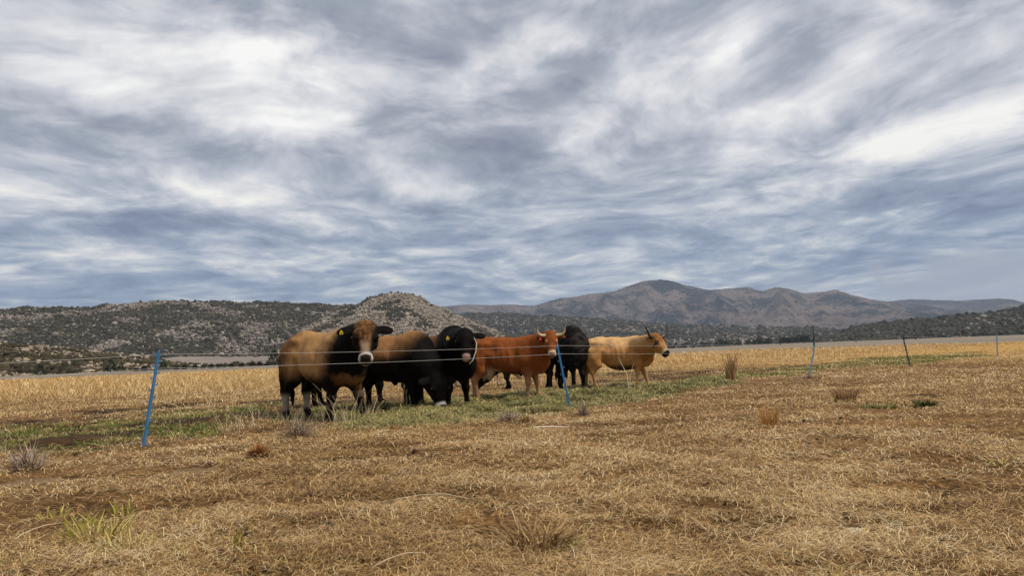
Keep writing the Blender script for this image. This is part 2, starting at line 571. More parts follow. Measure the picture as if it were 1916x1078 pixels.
def height(x, y, reg=None):
    r = np.hypot(x, y)
    near = 1 - ss(r, 60, 160)
    if reg is None:
        reg = regions(x, y)
    hay, gr, soil, bare = reg
    h = .10 * fbm(x * .25, y * .25, 51, 3) * near
    h = h + .055 * fbm(x * .9, y * .9, 53, 3) * near + .03 * fbm(x * 3.1, y * 3.1, 55, 3) * near + .014 * fbm(x * 11, y * 11, 57, 2) * near
    h = h + hay * (-.02 + np.minimum(.55 * np.maximum(fbm(x * 1.9, y * 2.3, 59, 4) - .02, 0), .065))
    h = h + soil * (.16 * fbm(x * 2.2, y * 3.6, 61, 4) - .02) * near - bare * .03 * near
    return h - 0.006


def ground_z(x, y):
    return float(height(np.array([float(x)]), np.array([float(y)]))[0])


def build_ground():
    fine = np.radians(np.linspace(-52, 52, 860))
    coarse = np.radians(np.linspace(52, 308, 66))[1:-1]
    azs = np.concatenate([fine, coarse])
    rs = np.concatenate([[.25, .6, 1.0], np.geomspace(1.4, 60, 520), np.geomspace(61, 250, 60), np.geomspace(260, 10000, 40)])
    A, RR = np.meshgrid(azs, rs)
    x, y = np.sin(A) * RR, np.cos(A) * RR
    reg = regions(x.ravel(), y.ravel())
    z = height(x.ravel(), y.ravel(), reg)
    vs = np.stack([x.ravel(), y.ravel(), z], 1)
    nr, na = A.shape
    i = np.arange(nr - 1)[:, None] * na
    j = np.arange(na)[None, :]
    j2 = (j + 1) % na
    fs = np.stack([i + j, i + na + j, i + na + j2, i + j2], -1).reshape(-1, 4)
    vs = np.concatenate([vs, [[0, 0, z[0]]]])
    c = len(vs) - 1
    tri = np.stack([np.full(na, c), np.arange(na), (np.arange(na) + 1) % na], 1)
    at = {k: np.concatenate([a, [0]]) for k, a in zip(('hay', 'green', 'soil', 'bare'), reg)}
    me = mesh_np('ground', vs, [fs[:, ::-1], tri[:, ::-1]], True, at)
    m, t, b = material('field')
    pos = t.new('ShaderNodeNewGeometry').outputs['Position']
    rr = t.new('ShaderNodeVectorMath', operation='LENGTH')
    t.l.new(pos, rr.inputs[0])
    rad = rr.outputs['Value']
    att = lambda k: t.new('ShaderNodeAttribute', attribute_name=k).outputs['Fac']
    fine_n = t.noise(pos, 26, 6, .65)
    mid_n = t.noise(pos, 1.6, 5, .6)
    straw = t.ramp(t.m('ADD', t.m('MULTIPLY', fine_n, .75), t.m('MULTIPLY', mid_n, .3)), [(.28, (.035, .018, .008)), (.48, (.115, .060, .023)), (.62, (.28, .155, .055)), (.80, (.50, .31, .12))])
    gold = t.ramp(t.noise(pos, 3.0, 6, .65), [(.25, (.20, .105, .03)), (.5, (.42, .245, .075)), (.75, (.56, .36, .13))])
    far_n = t.noise(t.vm('MULTIPLY', pos, (.004, .016, 1)), 1.0, 5, .6)
    plain_c = t.ramp(far_n, [(.3, (.15, .125, .095)), (.5, (.23, .19, .145)), (.65, (.30, .245, .18)), (.8, (.19, .17, .12))])
    c = t.mix(t.smooth(rad, 22, 45), straw, gold)
    soilc = t.ramp(t.noise(pos, 9, 5, .6), [(.3, (.020, .012, .007)), (.55, (.055, .033, .018)), (.8, (.13, .08, .042))])
    grc = t.ramp(t.noise(pos, 7, 5, .6), [(.3, (.045, .06, .015)), (.6, (.12, .14, .035)), (.8, (.24, .20, .07))])
    hayc = t.ramp(t.noise(pos, 8, 5, .6), [(.3, (.025, .025, .010)), (.55, (.085, .080, .028)), (.7, (.20, .165, .06)), (.85, (.36, .25, .10))])
    c = t.mix(t.m('MULTIPLY', att('green'), .8), c, grc)
    c = t.mix(att('hay'), c, hayc)
    c = t.mix(t.m('MULTIPLY', att('bare'), .65), c, t.ramp(fine_n, [(.3, (.016, .010, .006)), (.52, (.050, .029, .014)), (.66, (.14, .08, .034)), (.8, (.32, .20, .09))]))
    c = t.mix(att('soil'), c, soilc)
    edge = t.m('MULTIPLY_ADD', t.m('SUBTRACT', t.noise(pos, .03, 3), .5), 30.0, rad)
    c = t.mix(t.smooth(edge, 106, 116), c, plain_c)
    t.l.new(c, b.inputs['Base Color'])
    b.inputs['Roughness'].default_value = .95
    b.inputs['Specular IOR Level'].default_value = .1
    bp = t.new('ShaderNodeBump')
    bp.inputs['Strength'].default_value = .8
    bp.inputs['Distance'].default_value = .03
    t.l.new(fine_n, bp.inputs['Height'])
    t.l.new(bp.outputs[0], b.inputs['Normal'])
    o = link('ground', me, m)
    tag(o, kind='structure')


build_ground()


# ------------------------------------------------------------------ grass and straw
def strips(base, dirv, length, width, lift, bend, side=None):
    """blades as two-segment strips. base (n,3), dirv unit (n,3), bend (n,3) offset of the tip"""
    n = len(base)
    L = length[:, None]
    mid = base + dirv * L * .5
    tip = base + dirv * L + bend
    mid = mid + lift[:, None] * np.array([0, 0, 1.0])
    if side is None:
        side = np.cross(dirv, np.array([0, 0, 1.0]))
        bad = np.linalg.norm(side, axis=1) < .2
        side[bad] = [1, 0, 0]
    side = side / (np.linalg.norm(side, axis=1, keepdims=True) + 1e-9) * (width[:, None] * .5)
    v = np.stack([base - side, base + side, mid - side, mid + side, tip - side * .35, tip + side * .35], 1).reshape(-1, 3)
    k = np.arange(n)[:, None] * 6
    f = np.concatenate([k + [0, 1, 3, 2], k + [2, 3, 5, 4]], 0)
    return v, f


def rand_field(n, r0, r1, half=46):
    a = np.radians(RNG.uniform(-half, half, n))
    r = np.exp(RNG.uniform(math.log(r0), math.log(r1), n))
    return np.sin(a) * r, np.cos(a) * r, r


def lying_straw():
    n = 800000
    x, y, r = rand_field(n, 1.9, 50)
    hay, gr, soil, bare = regions(x, y)
    bf = behind_fence(x, y)
    keep = RNG.random(n) < np.clip(1.0 - .72 * bare - .85 * soil - .45 * gr - .55 * hay, 0.03, 1) * (.22 + .85 * ss(fbm(x * 1.3, y * 1.9, 71, 5), -.14, .10))
    x, y, r, hay = x[keep], y[keep], r[keep], hay[keep]
    n = len(x)
    z = height(x, y)
    swirl = fbm(x * .5, y * .5, 73, 3) * 9 + RNG.normal(0, 1.15, n)
    pit = RNG.normal(.02, .13, n)
    d = np.stack([np.cos(swirl) * np.cos(pit), np.sin(swirl) * np.cos(pit), np.sin(pit)], 1)
    w_ = np.maximum(.0020, .00058 * r) * RNG.uniform(.6, 1.25, n)
    L = RNG.uniform(.02, .105, n) * (1 + .02 * r) * np.where(RNG.random(n) < .06, 2.0, 1)
    bend = np.stack([RNG.normal(0, .13, n) * L, RNG.normal(0, .13, n) * L, -np.abs(RNG.normal(0, .06, n)) * L], 1)
    lift = np.abs(RNG.normal(0, .008, n))
    base = np.stack([x, y, z + RNG.uniform(.003, .042, n)], 1)
    base[:, 2] += np.maximum(-d[:, 2] * L, 0)
    v, f = strips(base, d, L, w_, lift, bend)
    o = link('dry_straw', mesh_np('dry_straw', v, f), M['straw'])
    tag(o, 'trampled tan straw matting over the foreground field', 'straw', kind='stuff')


def standing(n, r0, r1, hfun, keepfun, wk, name, mat, label, cat, lean=.35, wmin=.003):
    x, y, r = rand_field(n, r0, r1)
    k = RNG.random(n) < keepfun(x, y, r)
    x, y, r = x[k], y[k], r[k]
    n = len(x)
    z = height(x, y)
    a = RNG.uniform(0, 2 * math.pi, n)
    le = np.abs(RNG.normal(0, lean, n))
    d = np.stack([np.cos(a) * np.sin(le), np.sin(a) * np.sin(le), np.cos(le)], 1)
    L = hfun(x, y, r) * RNG.uniform(.5, 1.2, n)
    w_ = np.maximum(wmin, wk * r) * RNG.uniform(.6, 1.3, n)
    bend = np.stack([np.cos(a) * .25 * L + RNG.normal(0, .08, n) * L, np.sin(a) * .25 * L, -.10 * L], 1)
    sa = RNG.uniform(0, math.pi, n)
    side = np.stack([np.cos(sa), np.sin(sa) * .6, np.zeros(n)], 1)
    v, f = strips(np.stack([x, y, z - .01], 1), d, L, w_, np.zeros(n), bend, side)
    o = link(name, mesh_np(name, v, f), mat)
    tag(o, label, cat, kind='stuff')


lying_straw()


def gold_keep(x, y, r):
    bf = behind_fence(x, y)
    hay, gr, soil, bare = regions(x, y)
    far = ss(bf + fbm(x * .25, y * .25, 81, 3) * 6, 6.5, 11) * (1 - .9 * soil)
    patch = .30 * ss(fbm(x * .35, y * .35, 83, 4), .02, .14) * ss(x, 3, 7) * ss(r, 7, 12) * (bf < 0)
    wisps = .05 * ss(bf, 1, 3) * (1 - hay)
    far = far * (.30 + .70 * ss(fbm(x * .22, y * .30, 89, 4), -.12, .08))
    trod = 1 - .85 * ss(fbm(x * .14, y * .35, 87, 4), -.06, .10) * (1 - ss(r, 25, 45))
    return np.clip(far * trod + patch + wisps, 0, 1) * (r < 98 + 16 * vn(x * .05, y * .05, 85))


standing(330000, 9, 116, lambda x, y, r: .09 + .23 * ss(behind_fence(x, y), 9, 32) * (.5 + 1.0 * vn(x * .2, y * .2, 91)) + .05 * ss(r, 20, 60), gold_keep, .00052, 'dry_grass', M['gold'], 'tall golden dry grass covering the field behind the cattle', 'grass', .30)


def green_keep(x, y, r):
    hay, gr, soil, bare = regions(x, y)
    return np.clip(gr * .9 * (1 - soil * .85), 0, 1)


standing(420000, 7, 42, lambda x, y, r: .035 + .06 * vn(x * .9, y * .9, 95), green_keep, .0008, 'green_grass', M['green'], 'short green grass growing along the fence line', 'grass', .75)


standing(90000, 2.4, 16, lambda x, y, r: .025 + .03 * vn(x * .9, y * .9, 99), lambda x, y, r: (behind_fence(x, y) < 0) * .55 * ss(fbm(x * .8, y * 1.1, 93, 4), .06, .22), .0006, 'young_shoots', M['sprout'], 'sparse yellow green shoots scattered through the foreground straw', 'grass', .5, .0022)


def hay_pile():
    n = 900000
    x, y, r = rand_field(n, 9, 24, 30)
    hay, gr, soil, bare = regions(x, y)
    k = (RNG.random(n) < hay * (.05 + .95 * ss(fbm(x * 1.9, y * 2.3, 59, 4), -.06, .08)))
    x, y, r = x[k], y[k], r[k]
    n = len(x)
    z = height(x, y)
    a = RNG.uniform(0, 2 * math.pi, n)
    pit = RNG.normal(.06, .26, n)
    d = np.stack([np.cos(a) * np.cos(pit), np.sin(a) * np.cos(pit), np.sin(pit)], 1)
    L = RNG.uniform(.04, .15, n)
    bend = np.stack([RNG.normal(0, .3, n) * L, RNG.normal(0, .3, n) * L, -np.abs(RNG.normal(.1, .2, n)) * L], 1)
    base = np.stack([x, y, z + RNG.uniform(0, .05, n) + np.maximum(-d[:, 2] * L, 0)], 1)
    v, f = strips(base, d, L, RNG.uniform(.004, .008, n) * r / 12, np.abs(RNG.normal(0, .01, n)), bend)
    o = link('green_hay', mesh_np('green_hay', v, f), M['hay'])
    tag(o, 'loose green hay spread in low heaps at the feet of the cattle', 'hay', kind='stuff')


hay_pile()

# ------------------------------------------------------------------ hills and mountains
def azel(x, y):
    d = dirs(np.array(x, float), np.array(y, float))
    return np.arctan2(d[:, 0], d[:, 1]), d[:, 2] / np.hypot(d[:, 0], d[:, 1])


class Hill:
    """a terrain sheet whose skyline follows a list of photo pixels at the ridge distance"""
    def __init__(self, name, prof, foot, ridge, back, mat, seed, rough, shape=1.0, cols=500, rows=110, foot_z=-1.0, gully=.25, wav=None, rise=None):
        a, e = azel([p[0] for p in prof], [p[1] for p in prof])
        self.azs = np.linspace(a[0], a[-1], cols)
        el = np.interp(self.azs, a, e)
        rdist = ridge * (1 + .10 * fbm(self.azs * 6, self.azs * 0 + seed, seed, 3))
        rz = EYE + el * rdist
        rz = rz + (fbm(self.azs * 260, self.azs * 0 + seed, seed + 5, 3) * .0016 + fbm(self.azs * 60, self.azs * 0, seed + 6, 3) * .0014) * min(ridge, 3000)
        self.t = np.concatenate([np.linspace(0, 1, rows), np.linspace(1, 1.6, 14)[1:]])
        T, A = np.meshgrid(self.t, self.azs, indexing='ij')
        fd = foot * (1 + .08 * fbm(self.azs * 5, self.azs * 0 + 9, seed + 2, 3))
        D = np.where(T <= 1, fd[None] + (rdist - fd)[None] * T, rdist[None] + (back - rdist)[None] * (T - 1) / .6)
        up = np.where(T <= 1, np.power(np.clip(T, 0, 1), shape), np.clip(1 - ((T - 1) / .6) ** 1.4, 0, 1))
        Z = foot_z + (np.maximum(rz, foot_z) - foot_z)[None] * up
        self.x, self.y = np.sin(A) * D, np.cos(A) * D
        wl = wav or ridge * .09
        g = 1 - 2 * np.abs(fbm(A * ridge / wl, T * 1.6 + A * 3, seed + 7, 4))
        amp = (np.maximum(rz, foot_z) - foot_z)[None] * gully
        win = np.clip(T, 0, 1) * np.where(T < 1, 1 - T ** 3, 0)
        Z = Z + (g - .82) * amp * win * 1.6
        Z = Z + fbm(self.x / rough / 6, self.y / rough / 6, seed + 8, 4) * rough * 1.6 * np.clip(T * 6, 0, 1)
        self.z = Z
        self.T, self.A = T, A
        nr, na = T.shape
        i = np.arange(nr - 1)[:, None] * na
        j = np.arange(na - 1)[None]
        fs = np.stack([i + j, i + j + 1, i + na + j + 1, i + na + j], -1).reshape(-1, 4)
        me = mesh_np(name, np.stack([self.x.ravel(), self.y.ravel(), Z.ravel()], 1), fs, True)
        self.o = tag(link(name, me, mat), kind='structure')

    def sample(self, n, dens, tmax=1.0):
        """random points on the sheet where dens(x, y, t, az) in 0..1 allows"""
        nr = int((self.t <= 1).sum())
        ti = RNG.random(n) * (nr - 1) * tmax
        ai = RNG.random(n) * (len(self.azs) - 1)
        i, j = np.minimum(ti.astype(int), nr - 2), np.minimum(ai.astype(int), len(self.azs) - 2)
        u, v_ = ti - i, ai - j
        f = lambda q: (q[i, j] * (1 - v_) + q[i, j + 1] * v_) * (1 - u) + (q[i + 1, j] * (1 - v_) + q[i + 1, j + 1] * v_) * u
        x, y, z, t, a = f(self.x), f(self.y), f(self.z), f(self.T), f(self.A)
        k = RNG.random(n) < dens(x, y, t, a)
        return np.stack([x, y, z], 1)[k]


PHI = (1 + 5 ** .5) / 2
ICO_V = np.array([(-1, PHI, 0), (1, PHI, 0), (-1, -PHI, 0), (1, -PHI, 0), (0, -1, PHI), (0, 1, PHI), (0, -1, -PHI), (0, 1, -PHI), (PHI, 0, -1), (PHI, 0, 1), (-PHI, 0, -1), (-PHI, 0, 1)]) / math.hypot(1, PHI)
ICO_F = np.array([(0, 11, 5), (0, 5, 1), (0, 1, 7), (0, 7, 10), (0, 10, 11), (1, 5, 9), (5, 11, 4), (11, 10, 2), (10, 7, 6), (7, 1, 8), (3, 9, 4), (3, 4, 2), (3, 2, 6), (3, 6, 8), (3, 8, 9), (4, 9, 5), (2, 4, 11), (6, 2, 10), (8, 6, 7), (9, 8, 1)])


def lumps(pts, size, squash, jit, sink):
    n = len(pts)
    a = RNG.uniform(0, 2 * math.pi, n)
    v = ICO_V[None] * (1 + RNG.uniform(-jit, jit, (n, 12, 1)))
    sx = size * RNG.uniform(.7, 1.35, n)
    sy = size * RNG.uniform(.7, 1.35, n)
    sz = size * squash * RNG.uniform(.6, 1.4, n)
    v = v * np.stack([sx, sy, sz], 1)[:, None, :]
    c, s = np.cos(a)[:, None], np.sin(a)[:, None]
    v = np.stack([v[..., 0] * c - v[..., 1] * s, v[..., 0] * s + v[..., 1] * c, v[..., 2]], -1)
    v = v + pts[:, None, :] + np.stack([np.zeros(n), np.zeros(n), sz * (1 - sink)], 1)[:, None]
    f = (ICO_F[None] + np.arange(n)[:, None, None] * 12).reshape(-1, 3)
    return v.reshape(-1, 3), f


def hill_mat(name, scale, scrub, rock, cover, fine, patch=None, pcol=None):
    """scrub broken by bare rock or dry grass; scale in metres"""
    m, t, b = material(name)
    pos = t.new('ShaderNodeNewGeometry').outputs['Position']
    s = t.vm('MULTIPLY', pos, (1 / scale, 1 / scale, 1.6 / scale))
    big = t.noise(s, .16, 4, .6)
    med = t.noise(s, 1.0, 5, .65)
    sm = t.noise(s, fine, 4, .6)
    f = t.m('ADD', t.m('MULTIPLY', big, .9), t.m('ADD', t.m('MULTIPLY', med, .8), t.m('MULTIPLY', sm, .5)))
    rk = t.smooth(f, 1.10 + cover - .07, 1.10 + cover + .07)
    c1 = t.mix(t.smooth(sm, .35, .65), tuple(k * .65 for k in scrub), tuple(k * 1.3 for k in scrub))
    c2 = t.mix(t.smooth(med, .35, .65), tuple(k * .72 for k in rock), tuple(k * 1.15 for k in rock))
    c = t.mix(rk, c1, c2)
    if pcol:
        c = t.mix(t.smooth(t.noise(s, patch, 4, .6), .52, .62), c, pcol)
    t.l.new(c, b.inputs['Base Color'])
    b.inputs['Roughness'].default_value = 1.0
    b.inputs['Specular IOR Level'].default_value = .05
    bp = t.new('ShaderNodeBump')
    bp.inputs['Strength'].default_value = .9
    bp.inputs['Distance'].default_value = scale * .35
    t.l.new(sm, bp.inputs['Height'])
    t.l.new(bp.outputs[0], b.inputs['Normal'])
    return m


SCRUB, ROCK = (.060, .054, .042), (.29, .25, .21)
H_LEFT = Hill('rocky_ridge', [(-420, 600), (-150, 592), (0, 581), (50, 575), (110, 577), (170, 578), (200, 570), (290, 566), (340, 563), (420, 564), (500, 566), (560, 569), (620, 570), (660, 571), (720, 575), (800, 590), (900, 625), (960, 652)],
              900, 1350, 1900, hill_mat('ridge_scrub', 14, SCRUB, ROCK, .06, 5), 3, 5.0, .8, 900, 150, gully=.14)
H_CONE = Hill('cone_hill', [(520, 640), (580, 607), (620, 590), (660, 573), (700, 556), (725, 549), (745, 547), (765, 549), (790, 560), (820, 574), (850, 589), (900, 611), (960, 633), (1040, 651), (1120, 659)],
              820, 1080, 1500, hill_mat('cone_rock', 9, (.085, .075, .055), (.36, .30, .245), -.10, 5), 13, 4.0, .9, 600, 130, gully=.10)
H_MID = Hill('boulder_slope', [(700, 612), (790, 596), (830, 590), (880, 586), (960, 587), (1000, 590), (1060, 593), (1120, 597), (1200, 604), (1300, 611), (1450, 612), (1600, 618), (1720, 625), (1800, 634)],
             1700, 2900, 3600, hill_mat('slope_scrub', 26, (.050, .052, .040), (.30, .265, .23), .07, 5), 23, 8.0, 1.0, 700, 120, gully=.16)
H_BIG = Hill('mountain', [(640, 585), (760, 578), (830, 573.5), (880, 570), (920, 571), (960, 570), (1000, 572.5), (1020, 566), (1050, 557), (1075, 556), (1100, 550), (1130, 548), (1150, 545), (1180, 534), (1205, 526), (1235, 523), (1260, 526), (1285, 535), (1300, 537), (1327, 543), (1364, 540), (1400, 537), (1427, 545), (1452, 537), (1475, 540), (1502, 549), (1530, 547), (1562, 542), (1590, 551), (1630, 560), (1670, 566), (1720, 571), (1780, 580), (1900, 600)],
             4300, 7200, 8600, hill_mat('hazed_mountain_brush', 230, (.012, .019, .025), (.205, .155, .130), -.01, 9), 33, 5.0, 1.25, 1000, 190, gully=.95, wav=560)  # brush colour tinted blue, with some distance haze painted into it
H_FAR = Hill('far_range', [(1500, 600), (1600, 572), (1660, 565), (1700, 560), (1760, 562), (1800, 563), (1840, 560), (1870, 558), (1895, 560), (1916, 566), (2000, 570), (2150, 562), (2400, 575)],
             7600, 9300, 9900, hill_mat('far_brush', 200, (.035, .035, .032), (.13, .105, .09), .05, 6), 43, 8.0, .8, 300, 50, gully=.5)
H_RIGHT = Hill('dark_hill', [(1440, 645), (1520, 634), (1560, 626), (1600, 613), (1650, 604), (1700, 598), (1760, 596), (1800, 591), (1850, 586), (1916, 573), (2000, 560), (2150, 545), (2400, 550)],
               1250, 1800, 2500, hill_mat('dark_scrub', 18, (.030, .030, .024), (.25, .20, .165), .13, 5), 53, 5.0, .8, 600, 110, gully=.16)
H_NEAR = Hill('near_slope', [(-500, 640), (-200, 645), (0, 646), (60, 648), (120, 653), (200, 660), (260, 668), (300, 676), (350, 684), (420, 691), (460, 696), (520, 700)],
              330, 520, 700, hill_mat('near_scrub', 6, (.055, .046, .030), (.30, .235, .175), .04, 5), 63, 2.2, .9, 500, 110, gully=.14, foot_z=-.6)
m_, t_, b_ = material('fallow')
t_.l.new(t_.ramp(t_.noise(t_.new('ShaderNodeNewGeometry').outputs['Position'], .02, 6, .6), [(.3, (.16, .125, .10)), (.6, (.22, .175, .14)), (.8, (.27, .22, .17))]), b_.inputs['Base Color'])
b_.inputs['Roughness'].default_value = 1
H_FALLOW = Hill('fallow_field', [(230, 680), (300, 670), (340, 667), (400, 667), (450, 668), (520, 667), (560, 664), (620, 660), (700, 660), (800, 663)], 560, 850, 1000, m_, 73, .6, 1.0, 200, 40, gully=.02, foot_z=-.6)


def rock_mat(name, c0, c1):
    m, t, b = material(name)
    g = t.new('ShaderNodeNewGeometry')
    f = t.m('MULTIPLY_ADD', t.m('SUBTRACT', t.noise(g.outputs['Position'], .7, 4, .65), .5), .9, g.outputs['Random Per Island'])
    t.l.new(t.mix(f, c0, c1), b.inputs['Base Color'])
    b.inputs['Roughness'].default_value = .95
    b.inputs['Specular IOR Level'].default_value = .1
    return m


M['granite'] = rock_mat('granite', (.13, .108, .09), (.36, .31, .265))
M['granite_pale'] = rock_mat('pale_granite', (.15, .125, .10), (.37, .315, .25))
M['granite_warm'] = rock_mat('warm_granite', (.20, .15, .105), (.44, .355, .265))
M['scrub'] = rock_mat('chaparral', (.028, .027, .019), (.085, .077, .055))
M['scrub_near'] = rock_mat('near_chaparral', (.022, .022, .011), (.085, .066, .036))


def clump(x, y, s, seed):
    return fbm(x / s, y / s, seed, 4)


def hill_cover(h, nr, ns, rs, ssz, rockd, scrubd, rlabel, slabel, rmat='granite', smat='scrub'):
    p = h.sample(nr, rockd)
    v, f = lumps(p, rs * np.exp(RNG.normal(0, .42, len(p))), .75, .22, .45)
    o = link('boulder_field', mesh_np('boulder_field', v, f), M[rmat])
    tag(o, rlabel, 'boulders', kind='stuff')
    p = h.sample(ns, scrubd)
    v, f = lumps(p, ssz * np.exp(RNG.normal(0, .35, len(p))), .7, .3, .3)
    o = link('chaparral', mesh_np('chaparral', v, f), M[smat])
    tag(o, slabel, 'scrub', kind='stuff')


hill_cover(H_LEFT, 150000, 110000, .85, 1.15, lambda x, y, t, a: np.clip(ss(clump(x, y, 45, 101), .02, .22) * .7 + .10 + .22 * (1 - t) * ss(clump(x, y, 25, 105), -.05, .1), 0, 1),
           lambda x, y, t, a: .8 * ss(-clump(x, y, 45, 101), -.15, .1) + .2, 'pale granite boulders strewn over the long left ridge', 'dark chaparral between the boulders of the long left ridge')
hill_cover(H_CONE, 70000, 40000, .85, 1.0, lambda x, y, t, a: .75 * ss(clump(x, y, 40, 111), -.14, .08), lambda x, y, t, a: .13 + .75 * ss(-clump(x, y, 40, 111), .06, .2),
           'grey granite rubble covering the cone shaped hill', 'dark bushes dotting the cone shaped hill', 'granite_pale')
hill_cover(H_MID, 60000, 26000, 2.0, 3.2, lambda x, y, t, a: np.clip(.85 * ss(clump(x, y, 130, 121), .0, .2) * (1.05 - .8 * t) + .06, 0, 1), lambda x, y, t, a: .7 + 0 * x,
           'pale boulders on the wide slope below the mountain', 'grey green brush on the wide slope below the mountain')
hill_cover(H_RIGHT, 26000, 34000, 1.3, 1.9, lambda x, y, t, a: np.clip(.6 * ss(clump(x, y, 80, 131), .02, .2) + .05, 0, 1), lambda x, y, t, a: .8 + 0 * x,
           'reddish boulders on the dark hill at the right', 'dark brush covering the hill at the right')
hill_cover(H_NEAR, 44000, 44000, .42, .62, lambda x, y, t, a: np.clip(.75 * ss(clump(x, y, 18, 141), -.08, .14) + .08, 0, 1), lambda x, y, t, a: .85 * ss(-clump(x, y, 18, 141), -.16, .06) + .1,
           'warm tan boulders on the low near slope at the left', 'brown green brush on the low near slope at the left', 'granite_warm', 'scrub_near')
p_ = H_BIG.sample(9000, lambda x, y, t, a: .15 + .5 * ss(clump(x, y, 400, 151), .0, .2))
v_, f_ = lumps(p_, 5 * np.exp(RNG.normal(0, .35, len(p_))), .6, .3, .3)
tag(link('chaparral', mesh_np('chaparral', v_, f_), M['scrub']), 'dark brush dotted over the flanks of the big mountain', 'scrub', kind='stuff')
M['rust_tan'] = blades_mat('tan_stems', [(0.0, (.24, .125, .05)), (.5, (.44, .27, .12)), (1.0, (.62, .44, .23))])


# ------------------------------------------------------------------ plants
def tuft_mesh(name, n, h, rad, lean, wid, droop=.25, up=0.0, seed=0, cup=.35):
    rg = np.random.default_rng(seed)
    a = rg.uniform(0, 2 * math.pi, n)
    q = np.sqrt(rg.random(n)) * rad * cup
    base = np.stack([np.cos(a) * q, np.sin(a) * q, np.full(n, -.02)], 1)
    le = np.abs(rg.normal(0, lean, n)) + up
    a2 = a + rg.normal(0, .6, n)
    d = np.stack([np.cos(a2) * np.sin(le), np.sin(a2) * np.sin(le), np.cos(le)], 1)
    L = h * rg.uniform(.45, 1.08, n)
    bend = np.stack([np.cos(a2) * droop * L + rg.normal(0, .1, n) * L, np.sin(a2) * droop * L + rg.normal(0, .1, n) * L, -np.abs(rg.normal(droop * .4, .06, n)) * L], 1)
    sa = rg.uniform(0, math.pi, n)
    side = np.stack([np.cos(sa), np.sin(sa) * .5, np.zeros(n)], 1)
    v, f = strips(base, d, L, wid * rg.uniform(.6, 1.3, n), np.zeros(n), bend, side)
    v[:, 2] = np.maximum(v[:, 2], -.02)
    return mesh_np(name, v, f)


def twig_mesh(name, n, h, rad, wid, seed=0):
    """a low bush of forking twigs"""
    rg = np.random.default_rng(seed)
    a = rg.uniform(0, 2 * math.pi, n)
    le = np.arccos(rg.uniform(.12, 1, n))
    d = np.stack([np.cos(a) * np.sin(le), np.sin(a) * np.sin(le), np.cos(le)], 1)
    L = rg.uniform(.4, 1.0, n)
    sc = np.array([rad, rad, h])
    base = np.stack([rg.normal(0, .12, n) * rad, rg.normal(0, .12, n) * rad, np.full(n, -.01)], 1)
    mid = base + d * sc * (L * .55)[:, None]
    vs, fs, k = [], [], 0
    out = []
    for rep in range(3):
        dd = d + rg.normal(0, .38, (n, 3))
        dd[:, 2] = np.abs(dd[:, 2])
        out.append((mid, mid + dd * sc * (L * .5)[:, None], wid * .7))
    out.append((base, mid, wid))
    for p0, p1, w_ in out:
        e = p1 - p0
        ln = np.linalg.norm(e, axis=1)
        v, f = strips(p0, e / ln[:, None], ln, np.full(n, w_), np.zeros(n), rg.normal(0, .06, (n, 3)) * ln[:, None])
        vs.append(v)
        fs.append(f + k)
        k += len(v)
    return mesh_np(name, np.concatenate(vs), np.concatenate(fs))


def put(name, me, mat, px, py, label, cat, group=None):
    c = G(px, py)
    z = ground_z(c[0], c[1])
    me.name = name
    return tag(link(name, me, mat, None, (c[0], c[1], z)), label, cat, group)


def dist(px, py):
    return float(np.hypot(*G(px, py)[:2]))


def tuft(name, label, cat, px, py, hpx, wpx, n, mat, lean=.5, wpx_blade=1.2, droop=.25, seed=0, group=None, cup=.35):
    d = dist(px, py) / F
    return put(name, tuft_mesh(name, n, hpx * d * 1.1, wpx * .5 * d, lean, wpx_blade * d, droop, 0, seed, cup), M[mat], px, py, label, cat, group)


def bush(name, label, cat, px, py, hpx, wpx, n, mat, wid=1.3, seed=0, group=None):
    d = dist(px, py) / F
    return put(name, twig_mesh(name, n, hpx * d, wpx * .5 * d, wid * d, seed), M[mat], px, py, label, cat, group)


tuft('grass_tuft', 'bright orange dry tuft with upright stems standing alone on the straw', 'grass tuft', 1440, 802, 40, 36, 110, 'orange', .20, 1.2, .10, 1, cup=.75)
tuft('grass_tuft', 'tall thin reddish tuft beside the green grass, highest tuft in the field', 'grass tuft', 1369, 713, 46, 18, 150, 'rust_tan', .05, 1.0, .03, 2, cup=1.0)
tuft('grass_tuft', 'low brown tuft with a green base near the middle right', 'grass tuft', 1582, 753, 30, 36, 150, 'brown_twig', .30, 1.1, .2, 3, cup=.9)
tuft('grass_tuft', 'flattened bright green clump between the brown tuft and the dark green weed', 'weed', 1645, 766, 12, 52, 220, 'green', 1.0, 1.8, .5, 4, cup=.9)
tuft('grass_tuft', 'small thin green clump just behind the flattened green clump', 'weed', 1656, 753, 7, 34, 90, 'green', 1.0, 1.6, .5, 5, cup=.9)
tuft('green_weed', 'round dark green weed alone on the straw at the right', 'weed', 1730, 766, 17, 30, 260, 'dark_green', .45, 1.8, .3, 6, cup=.8)
tuft('tussock', 'large brown straw tussock with bent stems in the foreground', 'tussock', 1008, 1024, 58, 120, 420, 'brown_twig', .85, 2.4, .5, 7, cup=.9)
tuft('grass_sprout', 'yellow green sprout at the right edge of the big foreground tussock', 'sprout', 1076, 1026, 34, 34, 36, 'sprout', .35, 2.4, .3, 8)
tuft('grass_sprout', 'small green sprout leaning at the front of the big foreground tussock', 'sprout', 1046, 1030, 22, 18, 18, 'sprout', .35, 2.2, .3, 18)
bush('dry_shrub', 'grey twiggy dead shrub in front of the hind legs of the leftmost bull', 'shrub', 558, 822, 40, 100, 190, 'grey_twig', 1.2, 9)
bush('dry_shrub', 'low grey brown dead shrub on the straw in front of the black bull', 'shrub', 955, 788, 24, 74, 170, 'grey_twig', 1.1, 10)
